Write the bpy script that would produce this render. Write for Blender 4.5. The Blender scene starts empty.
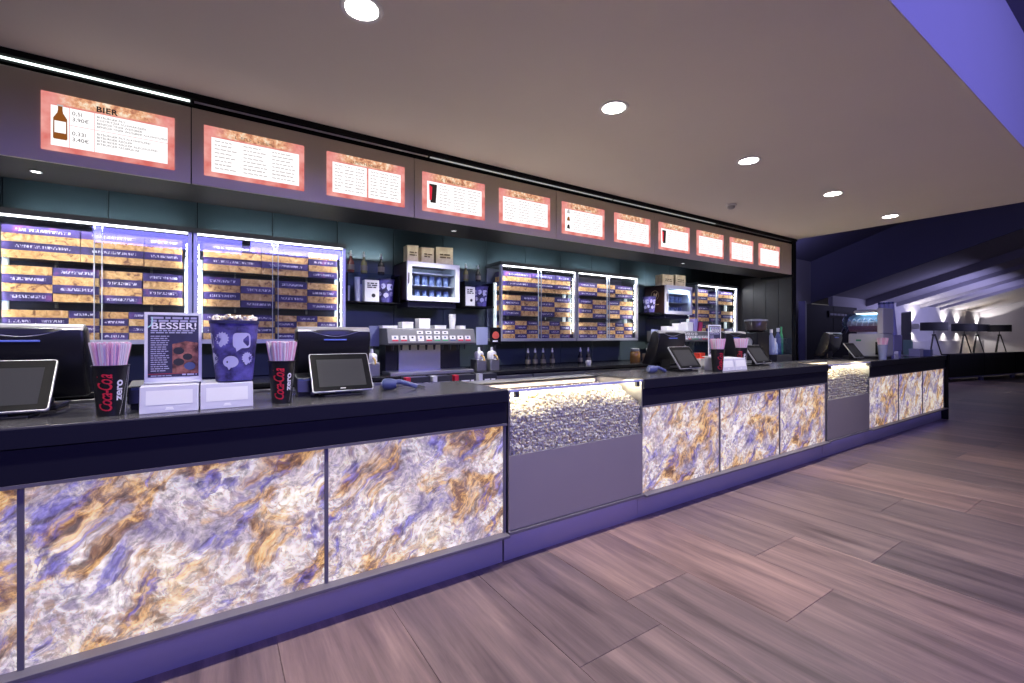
import bpy, math, random
from mathutils import Vector, Matrix
random.seed(7)
PI = math.pi
SC = bpy.context.scene
COL = SC.collection

# ------------------------------------------------------------------ camera
cam_d = bpy.data.cameras.new('camera')
cam = bpy.data.objects.new('camera', cam_d)
COL.objects.link(cam)
cam.location = (0, 0, 1.40)
cam.rotation_euler = (PI/2, 0, -math.radians(33.379))
cam_d.sensor_width = 36.0
cam_d.lens = 450.0/1024*36.0
cam_d.shift_y = -5.5/1024
cam_d.clip_end = 200
SC.camera = cam
SC.view_settings.view_transform = 'Standard'
SC.view_settings.look = 'None'
SC.view_settings.gamma = 1.0
SC.view_settings.use_curve_mapping = False
SC.view_settings.exposure = 0.0

# ------------------------------------------------------------------ world + big lights
w = bpy.data.worlds.new('world'); SC.world = w; w.use_nodes = True
bg = w.node_tree.nodes['Background']
bg.inputs[0].default_value = (0.50, 0.46, 0.50, 1)
bg.inputs[1].default_value = 0.15

def area(name, loc, rot, sx, sy, color, power, spread=PI):
    l = bpy.data.lights.new(name, 'AREA'); l.shape = 'RECTANGLE'; l.size = sx; l.size_y = sy
    l.color = color; l.energy = power; l.spread = spread
    o = bpy.data.objects.new(name, l); COL.objects.link(o); o.location = loc; o.rotation_euler = rot
    return o
def spot(name, loc, rot, color, power, ang, blend=0.5, rad=0.03):
    l = bpy.data.lights.new(name, 'SPOT'); l.color = color; l.energy = power; l.spot_size = math.radians(ang)
    l.spot_blend = blend; l.shadow_soft_size = rad
    o = bpy.data.objects.new(name, l); COL.objects.link(o); o.location = loc; o.rotation_euler = rot
    return o
VIOLET = (0.24, 0.22, 1.0)
# unseen violet area lights added to tint bulkhead, counter, floor and far wall
area('violet_wash', (4.0, -0.9, 3.30), (math.radians(92), 0, 0), 5.0, 0.15, (0.36, 0.34, 1.0), 5, math.radians(120))
area('violet_wash', (-0.6, -1.6, 3.1), (math.radians(58), 0, 0), 2.0, 0.5, VIOLET, 42)
area('violet_wash', (2.6, -2.8, 3.3), (math.radians(50), 0, 0), 4.0, 0.4, VIOLET, 135)
area('violet_wash', (9.6, 5.1, 2.4), (math.radians(130), 0, 0), 2.5, 0.2, (0.45, 0.42, 1.0), 50)

# ------------------------------------------------------------------ helpers
class NT:
    def __init__(s, name):
        s.m = bpy.data.materials.new(name); s.m.use_nodes = True
        s.t = s.m.node_tree; s.t.nodes.clear()
        s.out = s.t.nodes.new('ShaderNodeOutputMaterial')
    def n(s, kind, props=None, **inp):
        nd = s.t.nodes.new('ShaderNode'+kind)
        for k, v in (props or {}).items(): setattr(nd, k, v)
        for k, v in inp.items():
            k = int(k[1:]) if (k[0] == 'i' and k[1:].isdigit()) else k.replace('_', ' ')
            s.put(nd.inputs[k], v)
        return nd
    def put(s, sock, v):
        if hasattr(v, 'bl_idname') and 'Node' in v.bl_idname and hasattr(v, 'outputs'): v = v.outputs[0]
        if isinstance(v, bpy.types.NodeSocket): s.t.links.new(v, sock)
        else:
            if isinstance(v, tuple) and len(v) == 3 and sock.type == 'RGBA': v = v+(1,)
            sock.default_value = v
    def ramp(s, fac, stops, interp='LINEAR'):
        r = s.t.nodes.new('ShaderNodeValToRGB'); r.color_ramp.interpolation = interp
        e = r.color_ramp.elements
        while len(e) < len(stops): e.new(0.5)
        for el, (p, c) in zip(e, stops):
            el.position = p; el.color = (c if len(c) == 4 else c+(1,)) if isinstance(c, tuple) else (c, c, c, 1)
        s.put(r.inputs[0], fac); return r.outputs[0]
    def mix(s, fac, a, b, mode='MIX'):
        x = s.t.nodes.new('ShaderNodeMix'); x.data_type = 'RGBA'; x.blend_type = mode
        s.put(x.inputs[0], fac); s.put(x.inputs[6], a); s.put(x.inputs[7], b); return x.outputs[2]
    def math(s, op, a, b=0.0, clamp=False):
        x = s.t.nodes.new('ShaderNodeMath'); x.operation = op; x.use_clamp = clamp
        s.put(x.inputs[0], a); s.put(x.inputs[1], b); return x.outputs[0]
    def vec(s, op, a, b):
        x = s.t.nodes.new('ShaderNodeVectorMath'); x.operation = op
        s.put(x.inputs[0], a); s.put(x.inputs[1], b); return x.outputs[0]
    def noise(s, vec, scale, detail=4, rough=0.55, dist=0.0, out=0):
        return s.n('TexNoise', None, Vector=vec, Scale=scale, Detail=detail, Roughness=rough, Distortion=dist).outputs[out]
    def mapping(s, vec, scale=(1,1,1), rot=(0,0,0), loc=(0,0,0)):
        return s.n('Mapping', None, Vector=vec, Location=loc, Rotation=rot, Scale=scale).outputs[0]
    def finish(s, shader): s.put(s.out.inputs[0], shader); return s.m
    def principled(s, **k): return s.n('BsdfPrincipled', None, **k)

def pm(name, col, rough=0.5, metal=0.0, emis=None, estr=0.0, spec=0.5, coat=0.0, var=0.0, vscale=12.0, bump=0.0, bscale=200.0):
    t = NT(name)
    c = col
    tc = None
    if var or bump:
        tc = t.n('TexCoord').outputs['Object']
    if var:
        f = t.noise(tc, vscale, 5)
        c = t.mix(f, tuple(x*(1-var) for x in col), tuple(min(1, x*(1+var)) for x in col))
    kw = dict(Base_Color=c, Roughness=rough, Metallic=metal, Specular_IOR_Level=spec, Coat_Weight=coat)
    if emis: kw.update(Emission_Color=emis, Emission_Strength=estr)
    p = t.principled(**kw)
    if bump:
        b = t.n('Bump', None, Strength=bump, Distance=0.002, Height=t.noise(tc, bscale, 3))
        t.put(p.inputs['Normal'], b)
    return t.finish(p)

def glass_mat(name, tint=(0.96, 0.98, 0.98), ior=1.45, rough=0.02):
    t = NT(name)
    fc = t.n('LayerWeight', None, Blend=0.5).outputs[1]
    fr = t.math('ADD', t.math('MULTIPLY', t.math('POWER', fc, 5.0), 0.55), 0.045)
    m = t.n('MixShader', None, i0=fr, i1=t.n('BsdfTransparent', None, Color=tint), i2=t.n('BsdfGlossy', None, Color=(1,1,1), Roughness=rough))
    return t.finish(m)

class MB:
    """collects polygons for ONE mesh"""
    def __init__(s): s.v = []; s.f = []; s.mi = []
    def add(s, vs, fs, mi=0):
        o = len(s.v); s.v += [tuple(p) for p in vs]
        for f in fs: s.f.append(tuple(i+o for i in f)); s.mi.append(mi)
        return s
    def box(s, x0, x1, y0, y1, z0, z1, mi=0):
        v = [(x0,y0,z0),(x1,y0,z0),(x1,y1,z0),(x0,y1,z0),(x0,y0,z1),(x1,y0,z1),(x1,y1,z1),(x0,y1,z1)]
        return s.add(v, [(0,3,2,1),(4,5,6,7),(0,1,5,4),(1,2,6,5),(2,3,7,6),(3,0,4,7)], mi)
    def prism(s, poly, a0, a1, axis='x', mi=0):
        def P(u, v, a): return (a,u,v) if axis == 'x' else ((u,a,v) if axis == 'y' else (u,v,a))
        n = len(poly)
        vs = [P(u, v, a0) for u, v in poly]+[P(u, v, a1) for u, v in poly]
        fs = [tuple(range(n))[::-1], tuple(range(n, 2*n))]+[(i, (i+1) % n, n+(i+1) % n, n+i) for i in range(n)]
        return s.add(vs, fs, mi)
    def loft(s, rings, cap=True, mi=0, closed=True):
        n = len(rings[0]); vs = [p for r in rings for p in r]; fs = []
        for k in range(len(rings)-1):
            for i in range(n if closed else n-1):
                j = (i+1) % n; fs.append((k*n+i, k*n+j, (k+1)*n+j, (k+1)*n+i))
        if cap: fs += [tuple(range(n))[::-1], tuple(range((len(rings)-1)*n, len(rings)*n))]
        return s.add(vs, fs, mi)
    def lathe(s, prof, n=20, c=(0,0,0), cap=True, mi=0):
        return s.loft([[(c[0]+r*math.cos(2*PI*i/n), c[1]+r*math.sin(2*PI*i/n), c[2]+z) for i in range(n)] for r, z in prof], cap, mi)
    def cyl(s, p0, p1, r0, r1=None, n=12, cap=True, mi=0):
        r1 = r0 if r1 is None else r1
        p0 = Vector(p0); p1 = Vector(p1); d = (p1-p0).normalized()
        a = d.orthogonal().normalized(); b = d.cross(a)
        R = lambda p, r: [tuple(p+a*(r*math.cos(2*PI*i/n))+b*(r*math.sin(2*PI*i/n))) for i in range(n)]
        return s.loft([R(p0, r0), R(p1, r1)], cap, mi)
    def tube(s, path, r, n=8, mi=0):
        path = [Vector(p) for p in path]; rings = []
        a = (path[1]-path[0]).normalized().orthogonal().normalized()
        for k, p in enumerate(path):
            d = (path[min(k+1, len(path)-1)]-path[max(k-1, 0)]).normalized()
            a = (a-d*a.dot(d)).normalized(); b = d.cross(a)
            rings.append([tuple(p+a*(r*math.cos(2*PI*i/n))+b*(r*math.sin(2*PI*i/n))) for i in range(n)])
        return s.loft(rings, True, mi)
    def mesh(s, name, mats, smooth=None):
        me = bpy.data.meshes.new(name); me.from_pydata(s.v, [], s.f); 
        for m in (mats if isinstance(mats, (list, tuple)) else [mats]): me.materials.append(m)
        me.polygons.foreach_set('material_index', s.mi)
        if smooth is not None:
            me.polygons.foreach_set('use_smooth', [True]*len(me.polygons)); me.set_sharp_from_angle(angle=math.radians(smooth))
        me.update(); return me
    def build(s, name, mats, parent=None, loc=(0,0,0), rot=(0,0,0), bevel=0.0, seg=2, smooth=None, fix=True):
        if fix:
            import bmesh
            me = s.mesh(name, mats, smooth); bm = bmesh.new(); bm.from_mesh(me); bmesh.ops.recalc_face_normals(bm, faces=bm.faces); bm.to_mesh(me); bm.free()
        else: me = s.mesh(name, mats, smooth)
        return put(name, me, parent, loc, rot, bevel, seg)
def put(name, me, parent=None, loc=(0,0,0), rot=(0,0,0), bevel=0.0, seg=2):
    o = bpy.data.objects.new(name, me); COL.objects.link(o); o.location = loc; o.rotation_euler = rot
    if parent: o.parent = parent
    if bevel:
        b = o.modifiers.new('bevel', 'BEVEL'); b.width = bevel; b.segments = seg; b.limit_method = 'ANGLE'; b.angle_limit = math.radians(40)
    return o
def tag(o, label=None, cat=None, group=None, kind=None):
    if label: o['label'] = label
    if cat: o['category'] = cat
    if group: o['group'] = group
    if kind: o['kind'] = kind
    return o
def thing(name, label, cat, loc=(0,0,0), rotz=0.0, group=None):
    o = bpy.data.objects.new(name, None); COL.objects.link(o); o.empty_display_size = 0.1
    o.location = loc; o.rotation_euler = (0, 0, rotz)
    return tag(o, label, cat, group)
def struct(o, label=None): o['kind'] = 'structure'; (label and o.__setitem__('label', label)); return o
def copy_tree(o, parent=None, loc=None, rotz=None, label=None, group=None):
    c = o.copy(); COL.objects.link(c)
    if parent: c.parent = parent
    if loc is not None: c.location = loc
    if rotz is not None: c.rotation_euler = (0, 0, rotz)
    if label: c['label'] = label
    if group: c['group'] = group
    for ch in list(o.children): copy_tree(ch, c)
    return c
_txt = {}
def text_poly(body, size, shear=0.0, bold=0.0, align='LEFT', spacing=1.0):
    """(verts2d, faces) of a text"""
    cu = bpy.data.curves.new('t', 'FONT'); cu.body = body; cu.size = size; cu.shear = shear; cu.offset = bold
    cu.align_x = align; cu.space_character = spacing; cu.resolution_u = 3
    ob = bpy.data.objects.new('t', cu); COL.objects.link(ob)
    me = bpy.data.meshes.new_from_object(ob.evaluated_get(bpy.context.evaluated_depsgraph_get()))
    vs = [(v.co.x, v.co.y) for v in me.vertices]; fs = [tuple(p.vertices) for p in me.polygons]
    bpy.data.objects.remove(ob); bpy.data.curves.remove(cu); bpy.data.meshes.remove(me)
    return vs, fs
def add_text(mb, body, x, z, y, size, **k):
    vs, fs = text_poly(body, size, **k)
    mb.add([(x+a, y, z+b) for a, b in vs], fs, k.get('mi', 0))
def words(mb, x0, x1, z, h, y, rnd, fill=0.8):
    """a line of print too small to read, as word shaped bars"""
    x = x0; end = min(x1-h*0.5, x0+(x1-x0)*(fill*(0.8+0.3*rnd.random())))
    while x < end:
        l = h*(1.6+3.5*rnd.random()); l = min(l, x1-x)
        mb.add([(x, y, z), (x+l, y, z), (x+l, y, z+h), (x, y, z+h)], [(0, 1, 2, 3)]); x += l+h*0.7

def letters(mb, x0, x1, z, h, y, rnd):
    """unreadable heading: upright strokes of letter size"""
    x = x0
    while x < x1-h*0.6:
        if rnd.random() < 0.85:
            a, b = x, x+h*0.62; t = h*0.17
            mb.add([(a, y, z), (a+t, y, z), (a+t, y, z+h), (a, y, z+h)], [(0, 1, 2, 3)])
            k = rnd.choice((0.0, 0.42, 0.83))
            mb.add([(a+t, y, z+h*k), (b, y, z+h*k), (b, y, z+h*k+t), (a+t, y, z+h*k+t)], [(0, 1, 2, 3)])
            if rnd.random() < 0.5: mb.add([(b-t, y, z+h*0.2), (b, y, z+h*0.2), (b, y, z+h*0.8), (b-t, y, z+h*0.8)], [(0, 1, 2, 3)])
        x += h*0.85
# ------------------------------------------------------------------ materials
def stone_material():
    t = NT('backlit_onyx')
    tc = t.n('TexCoord').outputs['Object']
    rnd = t.n('ObjectInfo').outputs['Random']
    off = t.n('CombineXYZ', None, X=0.0, Y=t.math('MULTIPLY', rnd, 0.35), Z=0.0)
    co = t.vec('ADD', tc, off)
    warp = t.n('TexNoise', None, Vector=co, Scale=3.0, Detail=4.0).outputs[1]
    wv = t.vec('SCALE', t.vec('SUBTRACT', warp, (0.5, 0.5, 0.5)), (0, 0, 0))
    wv.node.inputs['Scale'].default_value = 0.30
    cw = t.vec('ADD', co, wv)
    wv2 = t.vec('SCALE', t.vec('SUBTRACT', t.n('TexNoise', None, Vector=co, Scale=14.0, Detail=3.0).outputs[1], (0.5, 0.5, 0.5)), (0, 0, 0)); wv2.node.inputs['Scale'].default_value = 0.06
    cm = t.mapping(cw, (1, 1, 1), (0, math.radians(38), 0))
    ms = t.mapping(cm, (1.0, 1.0, 2.0))
    # creamy / lavender ground with bright cell net
    base = t.ramp(t.noise(co, 5.0, 6, 0.65), [(0.30, (0.22, 0.19, 0.30)), (0.46, (0.50, 0.43, 0.48)), (0.58, (0.68, 0.60, 0.56)), (0.70, (0.98, 0.86, 0.62))])
    vor = t.n('TexVoronoi', {'feature': 'DISTANCE_TO_EDGE'}, Vector=t.mapping(t.vec('ADD', co, wv2), (1, 1, 1.6)), Scale=15.0).outputs[0]
    net = t.ramp(vor, [(0.0, 1.0), (0.10, 0.55), (0.30, 0.0)])
    base = t.mix(t.math('MULTIPLY', net, t.ramp(t.noise(co, 3.3, 3), [(0.42, 0.08), (0.60, 0.85)])), base, (1.0, 0.95, 0.88))
    fine = t.ramp(t.noise(cw, 42.0, 4, 0.7), [(0.33, 0.35), (0.5, 0.95), (0.68, 1.4)])
    base = t.mix(0.68, base, fine, 'MULTIPLY')
    mot = t.ramp(t.noise(t.mapping(cw, (1.4, 1, 1.0), (0, 0, 0), (5, 1, 2)), 16.0, 6, 0.72, 0.5), [(0.50, 0.0), (0.56, 0.75), (0.70, 0.9)])
    mc = t.ramp(t.noise(co, 7.0, 3), [(0.42, (0.20, 0.16, 0.34)), (0.55, (0.40, 0.25, 0.16))])
    base = t.mix(t.math('MULTIPLY', mot, 0.62), base, mc)
    # amber drifts along the diagonal
    n2 = t.noise(t.mapping(ms, (1, 1, 1), (0, 0, 0), (3.1, 0, 1.7)), 2.4, 7, 0.62, 0.6)
    amber = t.ramp(n2, [(0.485, 0.0), (0.55, 0.70), (0.64, 0.95), (0.72, 0.55)])
    ac = t.ramp(t.noise(ms, 13.0, 6, 0.7), [(0.36, (0.09, 0.05, 0.035)), (0.46, (0.29, 0.15, 0.08)), (0.55, (0.68, 0.42, 0.17)), (0.70, (0.95, 0.76, 0.46))])
    base = t.mix(amber, base, ac)
    # blue violet patches
    n3 = t.noise(t.mapping(ms, (1, 1, 1), (0, 0, 0), (7.7, 2, 4.1)), 4.2, 8, 0.68, 0.4)
    blue = t.ramp(n3, [(0.54, 0.0), (0.61, 0.7), (0.75, 0.95)])
    base = t.mix(blue, base, t.ramp(t.noise(ms, 20.0, 5), [(0.35, (0.05, 0.04, 0.12)), (0.5, (0.16, 0.14, 0.44)), (0.65, (0.38, 0.34, 0.72))]))
    base = t.n('Gamma', None, Color=base, Gamma=1.22).outputs[0]
    p = t.principled(Base_Color=t.mix(0.5, base, (0.2, 0.2, 0.2), 'MULTIPLY'), Roughness=0.35, Emission_Color=base, Emission_Strength=1.0)
    return t.finish(p)

def plank_material():
    t = NT('grey_oak_plank')
    tc = t.n('TexCoord').outputs['Object']; rnd = t.n('ObjectInfo').outputs['Random']
    off = t.n('CombineXYZ', None, X=t.math('MULTIPLY', rnd, 37.0), Y=t.math('MULTIPLY', rnd, 91.0), Z=0.0)
    co = t.vec('ADD', tc, off)
    g = t.noise(t.mapping(co, (9.0, 0.9, 1)), 1.0, 6, 0.62, 0.5)
    g2 = t.noise(t.mapping(co, (60.0, 2.0, 1)), 1.0, 4, 0.6)
    c = t.ramp(g, [(0.28, (0.110, 0.078, 0.080)), (0.48, (0.235, 0.170, 0.166)), (0.70, (0.375, 0.270, 0.244))])
    c = t.mix(0.35, c, t.ramp(g2, [(0.3, 0.45), (0.7, 1.0)]), 'MULTIPLY')
    c = t.mix(1.0, c, t.ramp(rnd, [(0.0, (0.68, 0.68, 0.72)), (0.5, (0.97, 0.94, 0.93)), (1.0, (1.25, 1.12, 1.05))]), 'MULTIPLY')
    p = t.principled(Base_Color=c, Roughness=t.ramp(g, [(0.3, 0.36), (0.7, 0.48)]), Specular_IOR_Level=0.4)
    b = t.n('Bump', None, Strength=0.12, Distance=0.002, Height=g2); t.put(p.inputs['Normal'], b)
    return t.finish(p)

def menu_border():
    t = NT('menu_border_print')
    tc = t.n('TexCoord').outputs['Object']
    z = t.n('SeparateXYZ', None, Vector=tc).outputs[2]
    red = t.ramp(t.noise(tc, 9.0, 4), [(0.35, (0.72, 0.17, 0.15)), (0.65, (0.93, 0.42, 0.38))])
    pat = t.ramp(t.noise(t.vec('ADD', tc, t.n('CombineXYZ', None, X=t.math('MULTIPLY', t.n('ObjectInfo').outputs['Random'], 9.0))), 26.0, 6, 0.7), [(0.36, (0.45, 0.16, 0.10)), (0.5, (0.88, 0.45, 0.25)), (0.62, (1.0, 0.86, 0.66))])
    x = t.math('ABSOLUTE', t.n('SeparateXYZ', None, Vector=tc).outputs[0])
    f = t.math('MULTIPLY', t.ramp(z, [(0.085, 0.0), (0.095, 1.0)]), t.ramp(x, [(0.13, 1.0), (0.22, 0.0)]))
    c = t.mix(f, red, pat)
    return t.finish(t.n('Emission', None, Color=c, Strength=1.0))

def box_print(kind):
    t = NT('snack_box_'+kind)
    g = t.n('TexCoord').outputs['Generated']; tc = t.n('TexCoord').outputs['Object']
    rnd = t.n('ObjectInfo').outputs['Random']
    co = t.vec('ADD', tc, t.n('CombineXYZ', None, X=t.math('MULTIPLY', rnd, 17.0)))
    if kind == 'amber':
        c = t.ramp(t.noise(co, 24.0, 5, 0.65, 1.0), [(0.36, (0.22, 0.09, 0.05)), (0.43, (0.60, 0.31, 0.11)), (0.60, (0.84, 0.50, 0.20)), (0.75, (0.95, 0.72, 0.42))])
    else:
        sp = t.n('SeparateXYZ', None, Vector=g)
        band = t.math('MULTIPLY', t.ramp(sp.outputs[2], [(0.30, 0.0), (0.36, 1.0), (0.64, 1.0), (0.70, 0.0)]), t.ramp(sp.outputs[0], [(0.16, 0.0), (0.18, 1.0), (0.86, 1.0), (0.88, 0.0)]))
        let = t.ramp(t.noise(t.mapping(co, (150, 1, 60)), 1.0, 2, 0.5), [(0.48, 0.0), (0.55, 1.0)])
        c = t.ramp(t.noise(co, 10.0, 3), [(0.35, (0.030, 0.020, 0.09)), (0.6, (0.075, 0.045, 0.20)), (0.72, (0.28, 0.08, 0.27))])
        c = t.mix(t.math('MULTIPLY', band, let), c, (0.72, 0.66, 0.82))
    return t.finish(t.principled(Base_Color=c, Roughness=0.5))

def popcorn_mat():
    t = NT('popcorn')
    tc = t.n('TexCoord').outputs['Object']
    c = t.ramp(t.noise(tc, 70.0, 3, 0.6), [(0.34, (0.55, 0.33, 0.13)), (0.44, (0.84, 0.74, 0.52)), (0.6, (0.93, 0.90, 0.82))])
    return t.finish(t.principled(Base_Color=c, Roughness=0.8, Subsurface_Weight=0.0))

def paper_print(name, lo, hi, scale, rough=0.6):
    t = NT(name); tc = t.n('TexCoord').outputs['Object']
    c = t.ramp(t.noise(tc, scale, 5, 0.6), [(0.38, lo), (0.62, hi)])
    return t.finish(t.principled(Base_Color=c, Roughness=rough))

STONE = stone_material(); PLANK = plank_material(); BORDER = menu_border()
BOXA = box_print('amber'); BOXP = box_print('purple'); POP = popcorn_mat()
GLASS = glass_mat('clear_glass'); GLASS_B = glass_mat('bluish_glass', (0.80, 0.86, 0.98))
CEIL = pm('ceiling_plaster', (0.76, 0.73, 0.69), 0.9, var=0.03, vscale=2)
LAV = pm('bulkhead_paint', (0.52, 0.50, 0.56), 0.9, var=0.03, vscale=2)
FASC = pm('bronze_fascia', (0.52, 0.45, 0.375), 0.45, 0.1, var=0.05, vscale=3, bump=0.05)
BLACK = pm('matt_black', (0.010, 0.010, 0.012), 0.6, spec=0.08)
TEAL = pm('teal_wall_panel', (0.060, 0.082, 0.092), 0.35, 0.1, var=0.08, vscale=4)
DARKWOOD = pm('dark_end_panel', (0.022, 0.022, 0.024), 0.5, var=0.3, vscale=6)
NAVY = pm('navy_laminate', (0.010, 0.010, 0.024), 0.45, spec=0.25, var=0.06, vscale=5)
TOPM = pm('grey_worktop', (0.080, 0.078, 0.085), 0.22, var=0.08, vscale=8)
FRAME = pm('grey_counter_frame', (0.15, 0.14, 0.18), 0.45)
PLINTH = pm('grey_plinth', (0.34, 0.31, 0.38), 0.5, var=0.04, vscale=5)
TAUPE = pm('taupe_panel', (0.30, 0.27, 0.29), 0.5, var=0.03, vscale=5)
STEEL = pm('brushed_steel', (0.50, 0.50, 0.53), 0.32, 0.9, var=0.06, vscale=20)
ALU = pm('satin_aluminium', (0.62, 0.63, 0.68), 0.35, 0.6)
PLASTIC = pm('black_plastic', (0.010, 0.010, 0.014), 0.32)
PLASTIC2 = pm('dark_grey_plastic', (0.035, 0.036, 0.045), 0.4)
SILVER = pm('silver_plastic', (0.45, 0.45, 0.48), 0.35, 0.3)
SCREEN = pm('dark_screen', (0.045, 0.046, 0.050), 0.45, spec=0.04)
BEZEL = pm('anti_glare_bezel', (0.008, 0.008, 0.010), 0.4, spec=0.05)
WHITE = pm('white_plastic', (0.75, 0.75, 0.78), 0.4)
PAPER = pm('white_paper', (0.82, 0.82, 0.85), 0.7, var=0.03, vscale=30)
PINK = pm('pink_straw', (0.85, 0.50, 0.66), 0.4, var=0.15, vscale=30)
WSTRAW = pm('white_straw', (0.85, 0.78, 0.84), 0.4)
RED = pm('red_print', (0.62, 0.02, 0.05), 0.5)
INK = pm('dark_ink', (0.02, 0.02, 0.03), 0.6)
WINK = pm('white_ink', (0.85, 0.85, 0.90), 0.6)
BLUEP = pm('blue_grey_plastic', (0.075, 0.095, 0.24), 0.35)
LBLUE = pm('pale_blue_panel', (0.32, 0.36, 0.55), 0.4)
LEDW = pm('white_led', (1, 1, 1), 0.5, emis=(0.95, 0.97, 1.0), estr=3.0)
LEDS = pm('frosted_led_side', (0.9, 0.9, 0.9), 0.5, emis=(0.82, 0.92, 0.90), estr=0.6)
LEDB = pm('violet_led', (0.5, 0.5, 1), 0.5, emis=(0.27, 0.25, 1.0), estr=4.5)
COVE = pm('cove_tube', (1, 1, 1), 0.5, emis=(0.85, 1.0, 0.95), estr=2.2)
COVE_REFL = pm('cove_metal_reflection', (0.6, 0.6, 0.6), 0.3, emis=(0.92, 1.0, 0.97), estr=0.25)  # weak emission stands in for a reflection along the metal, not a lit tube
LAMPD = pm('downlight_glow', (1, 1, 1), 0.5, emis=(1.0, 0.96, 0.88), estr=40.0)
SHEET = NT('menu_sheet'); SHEET = SHEET.finish(SHEET.n('Emission', None, Color=(1.0, 0.97, 0.97), Strength=1.2))
MINK = NT('menu_ink'); MINK = MINK.finish(MINK.n('Emission', None, Color=(0.55, 0.50, 0.50), Strength=1.0))
MHEAD = NT('menu_heading_ink'); MHEAD = MHEAD.finish(MHEAD.n('Emission', None, Color=(0.20, 0.10, 0.07), Strength=1.0))
MINKD = NT('menu_dark_ink'); MINKD = MINKD.finish(MINKD.n('Emission', None, Color=(0.035, 0.025, 0.025), Strength=1.0))
MBEER = NT('menu_beer_brown'); MBEER = MBEER.finish(MBEER.n('Emission', None, Color=(0.28, 0.09, 0.02), Strength=1.0))
MRED = NT('menu_red'); MRED = MRED.finish(MRED.n('Emission', None, Color=(0.8, 0.03, 0.06), Strength=1.0))
KRAFT = paper_print('kraft_paper', (0.62, 0.50, 0.34), (0.88, 0.78, 0.60), 9)
BUCKET = paper_print('purple_bucket_print', (0.015, 0.012, 0.06), (0.14, 0.12, 0.48), 11)
POSTER = paper_print('navy_poster', (0.020, 0.020, 0.055), (0.035, 0.035, 0.10), 6)
CHOCO = paper_print('chocolate_print', (0.05, 0.015, 0.015), (0.42, 0.16, 0.13), 22)
COLDIN = paper_print('chilled_cans', (0.06, 0.09, 0.28), (0.30, 0.42, 0.75), 40)
BROWN = pm('brown_fridge_side', (0.030, 0.014, 0.012), 0.3)
GOLD = pm('gold_emblem', (0.75, 0.58, 0.36), 0.35, 0.5)
AMBERG = pm('amber_liquor', (0.20, 0.10, 0.03), 0.12)
GREENG = pm('pale_liquor', (0.22, 0.21, 0.10), 0.12)
DARKG = pm('dark_liquor', (0.03, 0.03, 0.03), 0.10)
REDG = pm('red_liquor', (0.16, 0.05, 0.04), 0.12)
SHADE = pm('black_lampshade', (0.012, 0.012, 0.016), 0.7)
SOFA = pm('dark_upholstery', (0.008, 0.008, 0.010), 0.7, spec=0.1)
RAKE = pm('raked_ceiling_paint', (0.30, 0.29, 0.34), 0.85)
NAVYW = pm('navy_wall_paint', (0.13, 0.13, 0.19), 0.85)
LWALL = pm('lounge_wall_paint', (0.46, 0.45, 0.50), 0.85, var=0.04, vscale=2)
GREENP = pm('green_print', (0.05, 0.35, 0.14), 0.5)

# ================================================================== SETTING
fl = struct(MB().box(-4, 32, -6, 6.5, -0.10, -0.012).build('floor', pm('dark_floor_base', (0.085, 0.065, 0.062), 0.5)))
PW, PL = 0.525, 2.4
pmesh = MB()
e = 0.003
pmesh.loft([[(-PW/2+e*.3, -PL/2+e*.3, -0.012), (PW/2-e*.3, -PL/2+e*.3, -0.012), (PW/2-e*.3, PL/2-e*.3, -0.012), (-PW/2+e*.3, PL/2-e*.3, -0.012)],
            [(-PW/2+e*.3, -PL/2+e*.3, -0.0015), (PW/2-e*.3, -PL/2+e*.3, -0.0015), (PW/2-e*.3, PL/2-e*.3, -0.0015), (-PW/2+e*.3, PL/2-e*.3, -0.0015)],
            [(-PW/2+e, -PL/2+e, 0), (PW/2-e, -PL/2+e, 0), (PW/2-e, PL/2-e, 0), (-PW/2+e, PL/2-e, 0)]])
pmesh = pmesh.mesh('plank', PLANK)
known = {0: 1.43, 1: 1.655, 2: 1.10, 3: 1.54, 4: 1.10, 6: 1.38, 5: 0.55, 7: 1.0}
for k in range(-5, 36):
    xc = 1.81+PW*(k-0.5)
    j = known.get(k, random.uniform(0, PL))
    ylo, yhi = (-1.6, 2.45) if xc < 10.3 else (0.2, 5.0)
    if xc > 14: ylo = 1.8
    y = j-PL*3
    while y < yhi:
        if y+PL > ylo:
            put('plank', pmesh, fl, (xc, y+PL/2, 0))
        y += PL

# dropped ceiling over the bar with its tall front face
ce = struct(MB().box(-4, 6.8, 0.68, 3.06, 2.75, 2.90).build('ceiling', CEIL))
struct(MB().box(-4, 6.8, 0.68, 0.74, 2.90, 3.59).build('wall_bulkhead_front', LAV))
MB().box(-4, 6.8, 0.675, 0.68, 2.75, 2.90).build('edge_face', LAV, ce)
struct(MB().box(-4, 6.8, -6, 0.74, 3.59, 3.70).build('ceiling_hall', NAVYW))
struct(MB().box(-4, 6.8, 3.06, 4.35, 2.72, 2.78).build('ceiling_behind_bulkhead', BLACK))
# back wall with panels
wb = struct(MB().box(-4, 6.9, 4.225, 4.35, 0, 2.75).build('wall_back', BLACK))
tp = MB().box(-0.2525, 0.2525, 0, 0.02, 1.08, 2.70).mesh('wall_panel', TEAL)
for k in range(-1, 16):
    put('wall_panel', tp, wb, (-0.885+0.512*k, 4.205, 0))
# end wall
we = struct(MB().box(6.84, 6.94, 3.14, 4.35, 0, 2.75).build('wall_end', BLACK))
for k in range(6):
    MB().box(6.825, 6.845, 3.15+k*0.18, 3.15+k*0.18+0.175, 0, 2.28).build('end_panel', DARKWOOD, we)
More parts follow.
